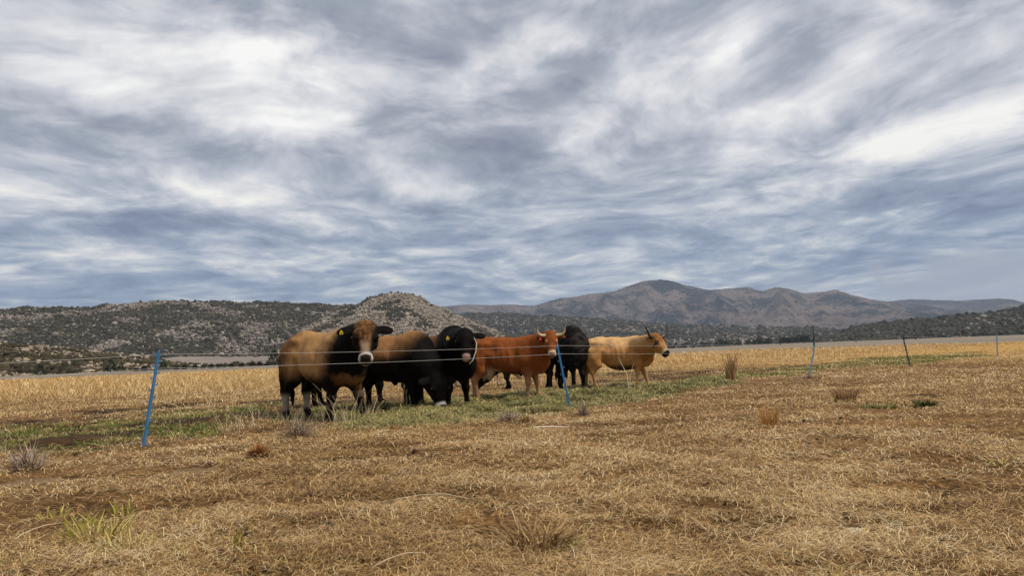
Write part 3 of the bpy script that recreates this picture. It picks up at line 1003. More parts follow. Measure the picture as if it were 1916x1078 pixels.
bush('dry_shrub', 'darker half of the pair of low dead shrubs, nearer the leaning post', 'shrub', 985, 791, 18, 44, 170, 'brown_twig', 1.1, 11)
bush('dry_shrub', 'narrow upright grey shrub just right of the foot of the leaning blue post', 'shrub', 1091, 778, 34, 36, 100, 'grey_twig', 1.1, 12)
bush('dry_shrub', 'spreading grey shrub among dry grass at the left edge', 'shrub', 52, 880, 42, 95, 110, 'grey_twig', 1.4, 13)
bush('dry_shrub', 'small grey shrub at the foot of the bent post with the black rod', 'shrub', 1510, 712, 12, 40, 120, 'grey_twig', 1.0, 14)
bush('dry_shrub', 'tiny pale shrub right of the foot of the bent post with the black rod', 'shrub', 1528, 712, 9, 36, 90, 'brown_twig', 1.0, 15)
bush('rust_bush', 'rusty red mound of dead stems lying in the straw left of centre', 'dead plant', 485, 860, 24, 52, 300, 'rust', 1.6, 16)
bush('rust_bush', 'small dark reddish clump of dead stems in the straw below the grazing bull', 'dead plant', 738, 806, 14, 34, 140, 'rust', 1.3, 17)
SP = [(178, 1010, 46, 110, 90), (238, 1030, 40, 90, 80), (228, 952, 26, 30, 30), (100, 968, 22, 40, 28), (440, 1022, 36, 24, 16), (320, 1045, 26, 40, 30), (1000, 808, 16, 22, 26), (1560, 1066, 30, 40, 22), (1205, 1032, 18, 14, 12), (960, 1076, 24, 26, 18), (150, 990, 30, 60, 40), (1170, 918, 18, 16, 12), (1690, 968, 20, 40, 22), (1880, 866, 18, 46, 30), (1740, 962, 14, 40, 20), (420, 872, 16, 16, 12), (25, 1055, 30, 50, 26), (580, 905, 12, 14, 10)]
SPL = ['wide yellow green patch of young grass in the lower left foreground', 'young grass blades at the right side of the wide lower left patch', 'short upright green sprout above the wide patch in the lower left', 'thin green sprouts near the left edge above the wide patch', 'single tall green sprout standing between the lower left patch and the tussock',
       'sparse yellow green blades below and right of the wide lower left patch', 'tiny green sprout beside the pale stick', 'sparse green sprout at the bottom edge right of the tussock', 'little green sprout alone right of the big tussock', 'green sprout at the bottom edge straight below the big tussock',
       'young blades at the upper left of the wide lower left patch', 'little green sprout in the straw below the leaning post', 'yellow sprouts in the straw at the lower right', 'yellow green blades near the right edge', 'yellow sprouts just right of the lower right sprouts',
       'little sprout in the straw behind the rusty mound', 'thin blades in the bottom left corner', 'tiny sprout in the straw below the grey shrub']
for i, ((x, y, h, wd_, n), lb) in enumerate(zip(SP, SPL)):
    tuft('grass_sprout', lb, 'sprout', x, y, h, wd_, n, 'sprout', .35, 2.2, .25, 30 + i, 'young green grass sprouts in the foreground', cup=.9)

# tall pale stalks that stand between the fence and the cattle
ST = [(650, 792, 84, 70, 22, 'pale dry stalks standing before the front legs of the leftmost bull'),
      (612, 798, 48, 60, 14, 'short pale stalks left of the front legs of the leftmost bull'),
      (690, 784, 52, 60, 14, 'bent pale stalks right of the front legs of the leftmost bull'),
      (756, 764, 62, 44, 9, 'few long pale stalks crossing before the legs of the grazing bull'),
      (728, 763, 48, 24, 6, 'thin pale stalks left of the long stalks before the grazing bull'),
      (1184, 735, 62, 34, 8, 'forked pale stalk standing in front of the chest of the tan cow'),
      (470, 800, 56, 70, 22, 'yellow stalks standing in the green strip left of the cattle'),
      (425, 812, 52, 60, 18, 'sparse yellow stalks farther left in the green strip'),
      (215, 842, 50, 60, 14, 'thin yellow stalks left of the nearest blue post'),
      (20, 850, 50, 60, 18, 'yellow stalks at the left edge of the field'),
      (330, 826, 44, 50, 12, 'thin yellow stalks right of the nearest blue post'),
      (540, 792, 40, 60, 16, 'dry stalks behind the grey shrub in front of the leftmost bull'),
      (975, 742, 40, 30, 14, 'yellow green stalks in the hay below the red cow')]
for i, (x, y, h, wd_, n, lb) in enumerate(ST):
    tuft('dry_stalks', lb, 'stalks', x, y, h, wd_, n, 'pale_stalk', .40, .75 if h < 62 else .95, .18, 60 + i, 'tall dry stalks along the fence', cup=.7)


# loose things lying on the ground
def clod(name, mat, px, py, sx, sy, sz, seed, label, cat, group=None):
    """a rough lump from a displaced ball"""
    mb = MB().ball((0, 0, 0), 1.0, 20, 12)
    v = mb.v[0]
    n = 1 + .55 * fbm(v[:, 0] * 1.7 + v[:, 2] * 1.3 + seed, v[:, 1] * 1.7 - v[:, 2], 300 + seed, 4) + .35 * fbm(v[:, 0] * 5 + seed, v[:, 1] * 5 + v[:, 2] * 4, 310 + seed, 3)
    v *= n[:, None] * np.array([sx, sy, sz])
    c = G(px, py)
    o = mb.build(name, M[mat], None, True, (c[0], c[1], ground_z(c[0], c[1])))
    return tag(o, label, cat, group)


clod('soil_mound', 'dung', 362, 888, .26, .14, .07, 1, 'broad dark earth mound with a curved crest in the straw below the nearest post', 'mound')
clod('soil_mound', 'dung', 326, 870, .15, .08, .055, 2, 'small grey earth hump just above the broad dark mound', 'mound')
clod('soil_mound', 'dung', 70, 905, .35, .14, .06, 3, 'low earth hump covered with straw at the left edge', 'mound')
for i, (x, y, s, lb) in enumerate([(1716, 741, .20, 'dark clod of soil at the left of the clods behind the green weed'), (1738, 739, .15, 'dark clod of soil at the right of the clods behind the green weed'), (1465, 754, .16, 'dark lumpy clod right of the orange tuft, larger of two'),
                                   (1500, 753, .12, 'small dark clod right of the larger clod behind the orange tuft'), (1265, 890, .05, 'small black clod alone in the straw right of centre'), (1650, 960, .07, 'dark clod in the straw at the lower right, next to the white stone'),
                                   (148, 822, .22, 'dark clod in the ploughed soil left of the nearest post'), (262, 781, .13, 'black clod just behind the nearest blue post'), (95, 832, .25, 'broad dark clod in the ploughed soil near the left edge'), (1340, 1010, .05, 'small dark clod in the straw at the lower centre')]):
    clod('soil_clod', 'soil_clod', x, y, s * 1.3, s * .8, s * .42, 20 + i, lb, 'clod', 'dark clods of soil')
clod('stone', 'white_stone', 1598, 983, .045, .03, .02, 40, 'small white stone in the straw at the lower right', 'stone')
a_, b2_ = G(998, 808), G(1066, 802)
pts_ = [tuple(a_ + (b2_ - a_) * t + np.array([0, .02 * math.sin(t * 5), ground_z(*(a_ + (b2_ - a_) * t)[:2]) + .035])) for t in np.linspace(0, 1, 7)]
tag(MB().tube(pts_, [.009, .010, .010, .009, .008, .007, .005], 7).build('fallen_stick', M['stick']), 'bleached pale stick lying flat on the straw below the red cow', 'stick')
pts_ = [tuple(G(x, y) + np.array([0, 0, ground_z(*G(x, y)[:2]) + z])) for x, y, z in [(606, 992, .0), (612, 990, .03), (620, 994, .045), (628, 1002, .03), (640, 1006, .0)]]
tag(MB().tube(pts_, [.010, .012, .012, .010, .007], 7).build('dead_root', M['root']), 'curved dead root poking out of the straw in the lower left', 'root')
for i, (x0, y0, x1, y1, lb) in enumerate([(700, 1074, 800, 1052, 'long pale stalk lying in the straw at the bottom centre left'), (950, 962, 966, 985, 'pale stalk poking up from the straw above the tussock'), (20, 1020, 120, 985, 'long pale stalk lying in the lower left corner'), (700, 952, 918, 938, 'long thin stalk lying across the straw above the tussock')]):
    p0, p1 = G(x0, y0), G(x1, y1)
    pts_ = [tuple(p0 + (p1 - p0) * t + np.array([0, 0, ground_z(*(p0 + (p1 - p0) * t)[:2]) + .03 + .03 * math.sin(3 * t)])) for t in np.linspace(0, 1, 6)]
    tag(MB().tube(pts_, [.0035, .0035, .003, .003, .0025, .002], 5).build('fallen_stalk', M['pale_stalk']), lb, 'stalk', 'single stalks lying on the straw')


x_, y_, r_ = rand_field(2600, 2.3, 26)
k_ = RNG.random(len(x_)) < .15 + .85 * ss(fbm(x_ * .8, y_ * 1.2, 951, 4), -.02, .15)
x_, y_ = x_[k_], y_[k_]
v_, f_ = lumps(np.stack([x_, y_, height(x_, y_) + .012], 1), np.minimum(.012 * np.exp(RNG.normal(0, .45, len(x_))), .028), .6, .3, .2)
tag(link('soil_crumbs', mesh_np('soil_crumbs', v_, f_), M['soil_clod']), 'dark crumbs of soil and dung strewn through the straw', 'soil', kind='stuff')

# ------------------------------------------------------------------ trees and poles beyond the field
def conifer_meshes(seed, slim):
    rg = np.random.default_rng(seed)
    n = 900
    t = rg.random(n) ** 1.3
    a = rg.uniform(0, 2 * math.pi, n)
    lump = 1 + .28 * np.sin(a * 3 + t * 9 + seed) + .2 * np.sin(a * 5 - t * 17)
    rr = slim * (1 - t) ** .8 * lump * np.sqrt(rg.uniform(.25, 1, n)) + .015
    base = np.stack([np.cos(a) * rr, np.sin(a) * rr, .10 + .88 * t], 1)
    d = np.stack([np.cos(a), np.sin(a), rg.normal(.1, .3, n)], 1)
    d /= np.linalg.norm(d, axis=1, keepdims=True)
    L = rg.uniform(.05, .12, n)
    v, f = strips(base, d, L, rg.uniform(.03, .06, n), np.zeros(n), rg.normal(0, .02, (n, 3)), np.stack([rg.normal(0, 1, n), rg.normal(0, 1, n), rg.normal(0, 1, n)], 1))
    return mesh_np('crown', v, f)


CROWNS = [conifer_meshes(s, w_) for s, w_ in ((1, .24), (2, .32), (3, .40), (4, .52))]
for c_ in CROWNS:
    c_.materials.append(M['conifer'])
tb = MB().tube([(0, 0, -.02), (.01, 0, .3), (0, .01, .8)], [.035, .028, .008], 6)
trunk_me = tb.build('trunk', M['bark'])
TRUNK = trunk_me.data
bpy.data.objects.remove(trunk_me)


def tree(px, base_py, hpx, depth, kind, label, group, name='conifer_tree', cat='tree'):
    p = P(px, base_py, depth)
    zb = min(p[2], 2.0)
    h = hpx * depth / F
    e = bpy.data.objects.new(name, None)
    SC.collection.objects.link(e)
    e.location = (p[0], p[1], zb)
    e.rotation_euler = (0, 0, px * 1.7)
    e.scale = (h, h, h)
    tag(e, label, cat, group)
    for nm, me in (('crown', CROWNS[kind]), ('trunk', TRUNK)):
        o = bpy.data.objects.new(nm, me)
        SC.collection.objects.link(o)
        o.parent = e


for i, (x, h, k, lb) in enumerate([(207, 22, 2, 'dark bushy conifer at the foot of the near slope, leftmost of a pair'), (226, 15, 2, 'smaller conifer right of the dark bushy conifer at the left'), (305, 15, 3, 'round dark conifer seen just right of the top of the nearest blue post'),
                                (513, 27, 2, 'blue green conifer directly left of the rump of the leftmost bull'), (75, 18, 3, 'dark tree low on the near slope close to the left edge')]):
    b = 662.5 - (x - 958) * .0391 + 6
    tree(x, b, h + 3, 240, k, lb, 'conifers at the foot of the left hills')
# the windbreak far to the right: px, height in px
WB = [(1255, 9), (1265, 10), (1277, 8), (1282, 9), (1303, 9), (1313, 8), (1318, 9), (1323, 9), (1328, 8), (1340, 9), (1345, 11), (1350, 11), (1355, 10), (1360, 10), (1366, 10), (1373, 10), (1382, 10), (1386, 7), (1398, 9), (1403, 8), (1411, 9), (1419, 12), (1425, 11), (1435, 9), (1440, 10), (1463, 10), (1468, 11), (1473, 9), (1476, 10), (1483, 10), (1489, 10), (1495, 13), (1502, 12), (1507, 11), (1512, 11)]
for x, h in WB:
    b = np.interp(x, [1250, 1380, 1515], [653.5, 647.5, 640.5])
    tree(x, b, h * 1.15, 900, 2 + (x % 2), 'dark round conifer in the long windbreak beyond the grey field', 'windbreak conifers beyond the grey field')
for x, h in [(1690, 6), (1716, 5), (1735, 7), (1762, 6), (1790, 6), (1800, 7), (1843, 8), (1884, 6), (1905, 7)]:
    b = 662.5 - (x - 958) * .0391 - 1
    tree(x, b, h * 1.2, 1000, 3, 'tiny dark tree at the foot of the dark hill at the right', 'small trees at the foot of the right hill')
for i, (x, hp) in enumerate([(433, 9), (452, 9), (472, 11), (486, 10), (500, 7), (395, 9), (410, 8), (380, 7), (345, 9), (330, 8), (270, 9), (255, 8), (420, 5), (365, 9)]):
    b = 662.5 - (x - 958) * .0391 + 5.5
    d = 260
    p = P(x, b, d)
    o = link('roadside_shrub', twig_mesh('roadside_shrub', 260, hp * d / F, hp * .8 * d / F, .22, 400 + i), M['grey_shrub'] if x > 425 else M['conifer'], None, (p[0], p[1], -.1))
    tag(o, ('bare grey shrub at the far edge of the golden field, left of the bull' if x > 425 else 'dark green shrub at the foot of the near slope'), 'shrub', 'bare grey shrubs' if x > 425 else 'dark shrubs at the slope foot')


def pole(px, top, bot, label):
    zb = -.05
    h0 = 662.5 - (px - 958) * .0391
    depth = 420.0
    p, q = P(px, bot, depth), P(px, top, depth)
    mb = MB().tube([(0, 0, zb - .3), (0, 0, q[2] * .5), (0, 0, q[2])], [.30, .27, .22], 8)
    tag(mb.build('utility_pole', M['pole_wood'], None, True, (p[0], p[1], 0)), label, 'pole', 'wooden poles along the far road')


pole(1297, 633, 656, 'far thin wooden pole just right of the tan cow')
pole(1461, 624, 652, 'far thin wooden pole left of the post with the black rod, tallest of its row')
pole(1602, 622, 643, 'far thin wooden pole midway between the bent post and the dark leaning post')
pole(1714, 620, 638, 'far thin wooden pole right of the dark leaning post')
# a pale timber barrier far out in the grey field
p0 = P(1792, 636, 300)
fr = MB().box((0, 0, .9), (2.6, .12, .16)).box((-1.2, 0, .5), (.16, .16, 1.1)).box((1.2, 0, .5), (.16, .16, 1.1)).box((0, 0, .45), (2.6, .10, .14)).box((1.35, 0, 1.9), (.12, .12, 2.4))
tag(fr.build('timber_barrier', M['rail_wood'], None, False, (p0[0], p0[1], -.1)), 'small orange timber barrier far off in the grey field at the right', 'barrier')


# ------------------------------------------------------------------ fence: step-in posts and two strands of white polywire
def fence_post(base_px, top_px, mat, label, depth_base=None, pts=None, lugs=9, rod=None, spade=True):
    c = G(*base_px)
    cz = ground_z(c[0], c[1])
    depth = c[1]
    k = depth / F
    e = bpy.data.objects.new('fence_post', None)
    SC.collection.objects.link(e)
    e.location = (c[0], c[1], cz)
    tag(e, label, 'fence post', 'plastic step-in posts of the wire fence')
    line = [Vector(P(px, py, depth)) - Vector((c[0], c[1], cz)) for px, py in (pts or [top_px])]
    line = [Vector((0, 0, -.01))] + line
    # resample
    seg = [(line[i], line[i + 1]) for i in range(len(line) - 1)]
    L = [(b - a).length for a, b in seg]
    tot = sum(L)

    def at(s):
        s = s * tot
        for (a, b), l in zip(seg, L):
            if s <= l:
                return a + (b - a) * (s / l), (b - a).normalized()
            s -= l
        return seg[-1][1], (seg[-1][1] - seg[-1][0]).normalized()
    def frame(t):
        yv = Vector((c[0], c[1], 0)).normalized()
        yv = (yv - t * yv.dot(t)).normalized()
        xv = yv.cross(t)
        return Matrix((xv, yv, t)).transposed()
    mb = MB()
    N = 14
    # a flanged shaft: web and two flanges
    prev = None
    for i in range(N):
        p0, t0 = at(i / N)
        p1, t1 = at((i + 1) / N)
        rot = frame((p1 - p0).normalized())
        mid = (p0 + p1) / 2
        ln = (p1 - p0).length + .002
        mb.box(mid, (.036, .007, ln), rot)
        mb.box(mid + rot @ Vector((0, .012, 0)), (.009, .018, ln - .003), rot)
        mb.box(mid + rot @ Vector((0, -.011, 0)), (.016, .014, ln - .004), rot)
    mb.build('shaft', M[mat], e, False)
    for i in range(lugs):
        s = .10 + .87 * i / (lugs - 1)
        p, t = at(s)
        rot = frame(t)
        sd_ = 1 if i % 2 else -1
        lg = MB()
        lg.box(p + rot @ Vector((sd_ * .028, 0, 0)), (.030, .013, .014), rot)
        lg.box(p + rot @ Vector((sd_ * .040, 0, .012)), (.010, .013, .034), rot)
        lg.build('wire_clip', M[mat], e, False)
    p, t = at(1.0)
    MB().tube([p - t * .01, p + t * .012, p + t * .02 + Vector((.012, 0, .006))], [.013, .012, .008], 7).build('top_hook', M[mat], e)
    if spade:
        fp = MB().box((.025, 0, .025), (.085, .030, .014)).box((.005, 0, .045), (.034, .022, .05))
        fp.build('step_plate', M[mat], e, False)
    MB().tube([(0, 0, .03), (-.005, 0, -.15)], [.006, .002], 6).build('spike', M['steel'], e)
    if rod:
        MB().tube([Vector(P(x, y, depth - .03)) - e.location for x, y in rod], .015, 6).build('black_rod', M['black_rod'], e)
    return e


fence_post((268, 838), (297, 660), 'blue_plastic', 'nearest blue plastic step-in post, leaning right in the left part of the field', lugs=15)
fence_post((1066, 760), (1043, 648), 'blue_plastic', 'bright blue step-in post leaning left in front of the red cow', lugs=9)
fence_post((1514, 705), (1523, 638), 'teal_plastic', 'bent pale blue post with a thin black rod rising from its top', pts=[(1518, 682), (1522, 662), (1524, 640)], rod=[(1523, 648), (1523, 630), (1521, 611)])
fence_post((1703, 687), (1689, 628), 'dark_blue_plastic', 'dark blue step-in post leaning left between the bent post and the last post')
fence_post((1866, 668), (1865, 627), 'teal_plastic', 'faint pale blue post farthest right along the fence')


def strand(pts, label):
    """pts: photo pixel and fence point index or depth"""
    out = []
    ps = [Vector(P(x, y, d)) for x, y, d in pts]
    for a, b in zip(ps[:-1], ps[1:]):
        for i in range(12):
            t = i / 12
            q = a.lerp(b, t)
            q.z -= .035 * 4 * t * (1 - t) * min(1, (b - a).length / 8)
            out.append(q)
    out.append(ps[-1])
    tag(MB().tube(out, .0019, 6).build('fence_wire', M['wire']), label, 'wire', 'strands of the wire fence')


D1, D2, D3, D4, D5 = [float(f[1]) for f in FENCE[2:7]]
strand([(-1750, 757, 4.4), (295, 663.5, D1), (1045, 647, D2), (1523, 641, D3), (1690, 630, D4), (1865, 631, D5), (1990, 628, 41)], 'upper white wire strand of the fence running before the cattle')
strand([(-1750, 802, 4.4), (292, 690, D1), (1048, 662.5, D2), (1521, 655, D3), (1692, 641, D4), (1865, 640, D5), (1990, 636, 41)], 'lower white wire strand of the fence running before the cattle')


# ------------------------------------------------------------------ cattle: each body is one continuous surface
class Field:
    """smooth union of ellipsoids and tapered limbs on a grid, meshed by surface nets"""
    def __init__(self, cell):
        self.p, self.cell = [], cell

    def ell(self, c, r, k=.05, rot=None):
        self.p.append(('e', np.array(c, float), np.array(r, float), rot, k))

    def cut(self, c, r, k=.05):
        self.p.append(('x', np.array(c, float), np.array(r, float), None, k))

    def rc(self, a, b, ra, rb, k=.05):
        self.p.append(('c', np.array(a, float), np.array(b, float), (ra, rb), k))

    def chain(self, pts, rad, k=.05):
        for a, b, ra, rb in zip(pts[:-1], pts[1:], rad[:-1], rad[1:]):
            self.rc(a, b, ra, rb, k)

    def mesh(self):
        lo, hi = np.full(3, 1e9), np.full(3, -1e9)
        bb = []
        for q in self.p:
            if q[0] in 'ex':
                m = q[2].max() if q[3] is not None else q[2]
                a, b = q[1] - m, q[1] + m
            else:
                m = max(q[3])
                a, b = np.minimum(q[1], q[2]) - m, np.maximum(q[1], q[2]) + m
            bb.append((a, b))
            if q[0] != 'x':
                lo, hi = np.minimum(lo, a), np.maximum(hi, b)
        c = self.cell
        lo = lo - 4 * c
        lo[2] = min(lo[2], -4 * c)
        n = np.ceil((hi + 4 * c - lo) / c).astype(int) + 1
        V = np.full(n, .5, np.float32)
        ax = [lo[i] + np.arange(n[i]) * c for i in range(3)]
        for q, (a, b) in zip(self.p, bb):
            k = q[-1]
            i0 = np.maximum(((a - k - 2 * c - lo) / c).astype(int), 0)
            i1 = np.minimum(((b + k + 2 * c - lo) / c).astype(int) + 2, n)
            sl_ = tuple(slice(i0[i], i1[i]) for i in range(3))
            X, Y, Z = np.meshgrid(ax[0][sl_[0]], ax[1][sl_[1]], ax[2][sl_[2]], indexing='ij')
            if min(i1 - i0) < 1:
                continue
            if q[0] in 'ex':
                d = np.stack([X - q[1][0], Y - q[1][1], Z - q[1][2]], -1)
                if q[3] is not None:
                    d = d @ q[3]
                k0 = np.linalg.norm(d / q[2], axis=-1)
                k1 = np.linalg.norm(d / (q[2] ** 2), axis=-1) + 1e-9
                D = k0 * (k0 - 1) / k1
            else:
                A, B = q[1], q[2]
                e = B - A
                t = np.clip(((X - A[0]) * e[0] + (Y - A[1]) * e[1] + (Z - A[2]) * e[2]) / (e @ e + 1e-9), 0, 1)
                D = np.sqrt((X - A[0] - t * e[0]) ** 2 + (Y - A[1] - t * e[1]) ** 2 + (Z - A[2] - t * e[2]) ** 2) - (q[3][0] + (q[3][1] - q[3][0]) * t)
            O = V[sl_]
            if q[0] == 'x':
                h = np.clip(.5 - .5 * (O + D) / k, 0, 1)
                V[sl_] = O + (-D - O) * h + k * h * (1 - h)
                continue
            h = np.clip(.5 + .5 * (O - D) / k, 0, 1)
            V[sl_] = O + (D - O) * h - k * h * (1 - h)
        Zg = ax[2][None, None, :]
        V = np.maximum(V, -Zg)
        return surface_nets(V, lo, c)


def surface_nets(V, lo, c):
    ins = V < 0
    s = [slice(None, -1), slice(1, None)]
    cnt = sum(ins[s[i], s[j], s[k]].astype(np.int8) for i in (0, 1) for j in (0, 1) for k in (0, 1))
    act = (cnt > 0) & (cnt < 8)
    idx = np.full(act.shape, -1, np.int64)
    ci = np.argwhere(act)
    idx[act] = np.arange(len(ci))
    acc, num = np.zeros((len(ci), 3)), np.zeros(len(ci))
    corners = [np.array((i, j, k)) for i in (0, 1) for j in (0, 1) for k in (0, 1)]
    for a in corners:
        for axis in range(3):
            if a[axis]:
                continue
            b = a.copy()
            b[axis] = 1
            va = V[tuple((ci + a).T)]
            vb = V[tuple((ci + b).T)]
            x = (va < 0) != (vb < 0)
            t = va / (va - vb + 1e-12)
            pt = a[None] + (b - a)[None] * t[:, None]
            acc[x] += pt[x]
            num[x] += 1
    v = (ci + acc / num[:, None]) * c + lo
    fs = []
    for axis in range(3):
        a = [slice(None)] * 3
        b = [slice(None)] * 3
        a[axis], b[axis] = slice(None, -1), slice(1, None)
        u, w_ = (axis + 1) % 3, (axis + 2) % 3
        diff = ins[tuple(a)] != ins[tuple(b)]
        e = np.argwhere(diff)
        ok = (e[:, u] > 0) & (e[:, w_] > 0)
        e = e[ok]
        du_, dw_ = np.eye(3, dtype=int)[u], np.eye(3, dtype=int)[w_]
        q = [idx[tuple((e - i * du_ - j * dw_).T)] for i, j in ((0, 0), (1, 0), (1, 1), (0, 1))]
        f = np.stack(q, 1)
        flip = ~ins[tuple(e.T)]
        f[flip] = f[flip][:, ::-1]
        f = f[(f >= 0).all(1)]
        fs.append(f)
    return v, np.concatenate(fs)


def rotz(a):
    return np.array([[math.cos(a), -math.sin(a), 0], [math.sin(a), math.cos(a), 0], [0, 0, 1]])


def cattle(name, label, foot_px, yaw, s, coat, head_px=None, head_depth=None, head_yaw='cam', head_pitch=-62, bulk=1.0, bull=True, hump=0.0, legs=None,
           horns=None, tag_mat=None, tag_side=1, graze=None, cell=.0175, head_s=1.0, tail=True, belly=0.0, udder=False, ear_up=0.0, neck=1.0, depth=None, roll=0.0, detail=True, rump=0.0, chest=1.0, humpw=0.0):
    """foot_px: photo pixel of the point on the ground below the middle of the body; yaw: heading in degrees, 0 = to the right, -90 = to the camera"""
    g0 = G(*foot_px) if depth is None else P(foot_px[0], foot_px[1], depth)
    rg0 = regions(g0[:1], g0[1:2])
    g0[2] = float(height(g0[:1], g0[1:2], (rg0[0] * 0, rg0[1], rg0[2] * 0, rg0[3]))[0]) - .015
    yr = R(yaw)
    Rw = rotz(yr)
    fl = Field(cell)
    S = lambda *q: tuple(np.array(q) * s)
    E = lambda c, r, k=.06, rot=None: fl.ell(S(*c), S(*r), k * s, rot)
    C = lambda pts, rad, k=.06: fl.chain([S(*p) for p in pts], [r * s for r in rad], k * s)
    b = bulk
    # trunk
    E((.0, 0, .99 if bull else 1.01), (.74, .355 * b, .385 if bull else .36))
    E((.40, 0, .99), (.45, .33 * b * chest, .43), .12)
    E((-.70, 0, 1.08 + rump * .7), (.40, .315 * b, .33), .12)
    C([(-.90, 0, 1.20 + rump * .7), (-.55, 0, 1.25 + rump), (-.2, 0, 1.255 + rump * .4), (.45, 0, 1.26)], [.15, .165, .165, .165], .14)
    E((.06, 0, .80 - belly), (.50, .28 * b, .25), .12)
    for y in (-1, 1):
        E((-.58, y * .21 * b, 1.27 + rump), (.10, .09, .07), .10)                 # hook bones
        E((.48, y * .215 * b * chest, 1.00), (.25, .13, .36), .10)                 # shoulder
        E((-.77, y * .22 * b, .99), (.28, .13, .34), .06)                 # thigh
        E((-1.0, y * .11, 1.14 + rump * .6), (.08, .07, .08), .07)
    for y in (-1, 1):
        if not bull:
            fl.cut(S(-.38, y * .43 * b, 1.17), S(.17, .16, .12), .10 * s)
            fl.cut(S(-.84, y * .40 * b, 1.24), S(.16, .16, .10), .10 * s)
        else:
            fl.cut(S(-.40, y * .46 * b, 1.17), S(.15, .16, .12), .10 * s)
        fl.cut(S(.20, y * .46 * b, .98), S(.05, .135, .32), .10 * s)
        fl.cut(S(-.48, y * .42 * b, .80), S(.06, .20, .24), .10 * s)
    E((.42, 0, 1.30 + hump * .55), (.36 if bull else .30, .15 + .05 * hump + humpw, (.15 if bull else .12) + hump * .45), .14)
    if bull:
        E((.72, 0, .82), (.26, .21 * b, .27), .12)
        E((-.22, 0, .60 - belly), (.22, .07, .07), .08)
        E((-.02, 0, .53 - belly), (.06, .05, .09), .06)
    else:
        E((.70, 0, .86), (.22, .16, .26), .12)
    if udder:
        E((-.58, 0, .62), (.20, .14, .13), .06)
        for x in (-.66, -.52):
            for y in (-.06, .06):
                C([(x, y, .55), (x, y, .46)], [.022, .014], .03)
    # legs: dx of each foot  [hind right, hind left, front right, front left]
    L = legs or [(0, 0), (0, 0), (0, 0), (0, 0)]
    kk = .05
    lr = 1.0 if bull else .84
    for (dx, dy), y, hind in zip(L, (-1, 1, -1, 1), (1, 1, 0, 0)):
        y0 = y * .19
        if hind:
            C([(-.76, y * .20 * b, .88), (-.66 + .25 * dx, y0 + .2 * dy, .70), (-.90 + .75 * dx, y0 + .7 * dy, .47)], [.165, .118 * lr, .068 * lr], .06)
            C([(-.86, y * .19 * b, 1.04), (-.91 + .2 * dx, y * .205 + .2 * dy, .76), (-.93 + .7 * dx, y0 + .7 * dy, .50)], [.14, .105, .066 * lr], .05)
            C([(-.90 + .75 * dx, y0 + .7 * dy, .47), (-.87 + dx, y0 + dy, .13)], [.068 * lr, .047 * lr], kk)
            E((-.92 + .75 * dx, y0 + .7 * dy, .50), (.055 * lr, .045 * lr, .08), .05)
            C([(-.87 + dx, y0 + dy, .13), (-.82 + dx, y0 + dy, .03)], [.054 * lr, .062 * lr], .03)
            E((-.80 + dx, y0 + dy, .03), (.085, .062, .055), .02)
        else:
            C([(.46, y * .21 * b, .88), (.45 + .2 * dx, y0, .68), (.49 + .6 * dx, y0 + .5 * dy, .42)], [.165, .128 * lr, .070 * lr], .08)
            E((.50 + .6 * dx, y0 + .5 * dy, .41), (.062 * lr, .062 * lr, .075), .05)
            C([(.49 + .6 * dx, y0 + .5 * dy, .42), (.48 + dx, y0 + dy, .13)], [.062 * lr, .046 * lr], kk)
            C([(.48 + dx, y0 + dy, .13), (.53 + dx, y0 + dy, .03)], [.052, .060], .03)
            E((.55 + dx, y0 + dy, .03), (.085, .062, .055), .02)
    if tail:
        C([(-1.04, .0, 1.20), (-1.13, .02, 1.02), (-1.12, .03, .62), (-1.10, .03, .42)], [.05, .032, .024, .028], .05)
        C([(-1.10, .03, .46), (-1.10, .04, .24)], [.05, .018], .03)
    # head frame
    if head_px is not None:
        hw = P(head_px[0], head_px[1], head_depth if head_depth else g0[1])
        O = rotz(-yr) @ (hw - g0)
    else:
        O = np.array(graze) * s
        hw = g0 + Rw @ O
    if head_yaw == 'cam':
        hy = math.atan2(-hw[1], -hw[0])
    else:
        hy = R(head_yaw)
    hp = R(head_pitch)
    fx = np.array([math.cos(hy) * math.cos(hp), math.sin(hy) * math.cos(hp), math.sin(hp)])
    fy = np.array([-math.sin(hy), math.cos(hy), 0])
    fz = np.cross(fx, fy)
    if roll:
        fy, fz = fy * math.cos(R(roll)) + fz * math.sin(R(roll)), fz * math.cos(R(roll)) - fy * math.sin(R(roll))
    H = rotz(-yr) @ np.stack([fx, fy, fz], 1)             # columns: head axes in body space
    q = s * head_s
    hpnt = lambda x, y, z: tuple(O + H @ (np.array([x, y, z]) * q))
    HC = lambda pts, rad, k=.04: fl.chain([hpnt(*p) for p in pts], [r * q for r in rad], k * q)
    HE = lambda c, r, k=.04, rot=None: fl.ell(hpnt(*c), np.array(r) * q, k * q, H if rot is None else H @ rot)
    wd_ = 1.30 if bull else 1.05
    wm_ = 1.02
    # neck from the chest to the back of the skull
    nk = neck * (1.0 if bull else .80)
    pb = np.array(hpnt(.03, 0, -.10)) / s
    C([(.52, 0, 1.12), tuple(np.array((.60, 0, 1.14)) * .45 + pb * .55), tuple(pb)], [.33 * nk, .245 * nk, .155 * nk], .12)
    C([(.66, 0, .90), tuple(np.array(hpnt(.10, 0, -.20)) / s)], [.23 * nk, .10 * nk], .12)
    C([(.42, 0, 1.28 + hump * .4), tuple(np.array(hpnt(-.03, 0, -.03)) / s)], [.17, .11], .12)
    C([(.74, 0, .66), (.86, 0, .80), tuple(np.array(hpnt(.16, 0, -.22)) / s)], [.05, .045, .04], .10)
    # skull
    HE((.09, 0, -.01), (.17, .128 * wd_, .115), .05)
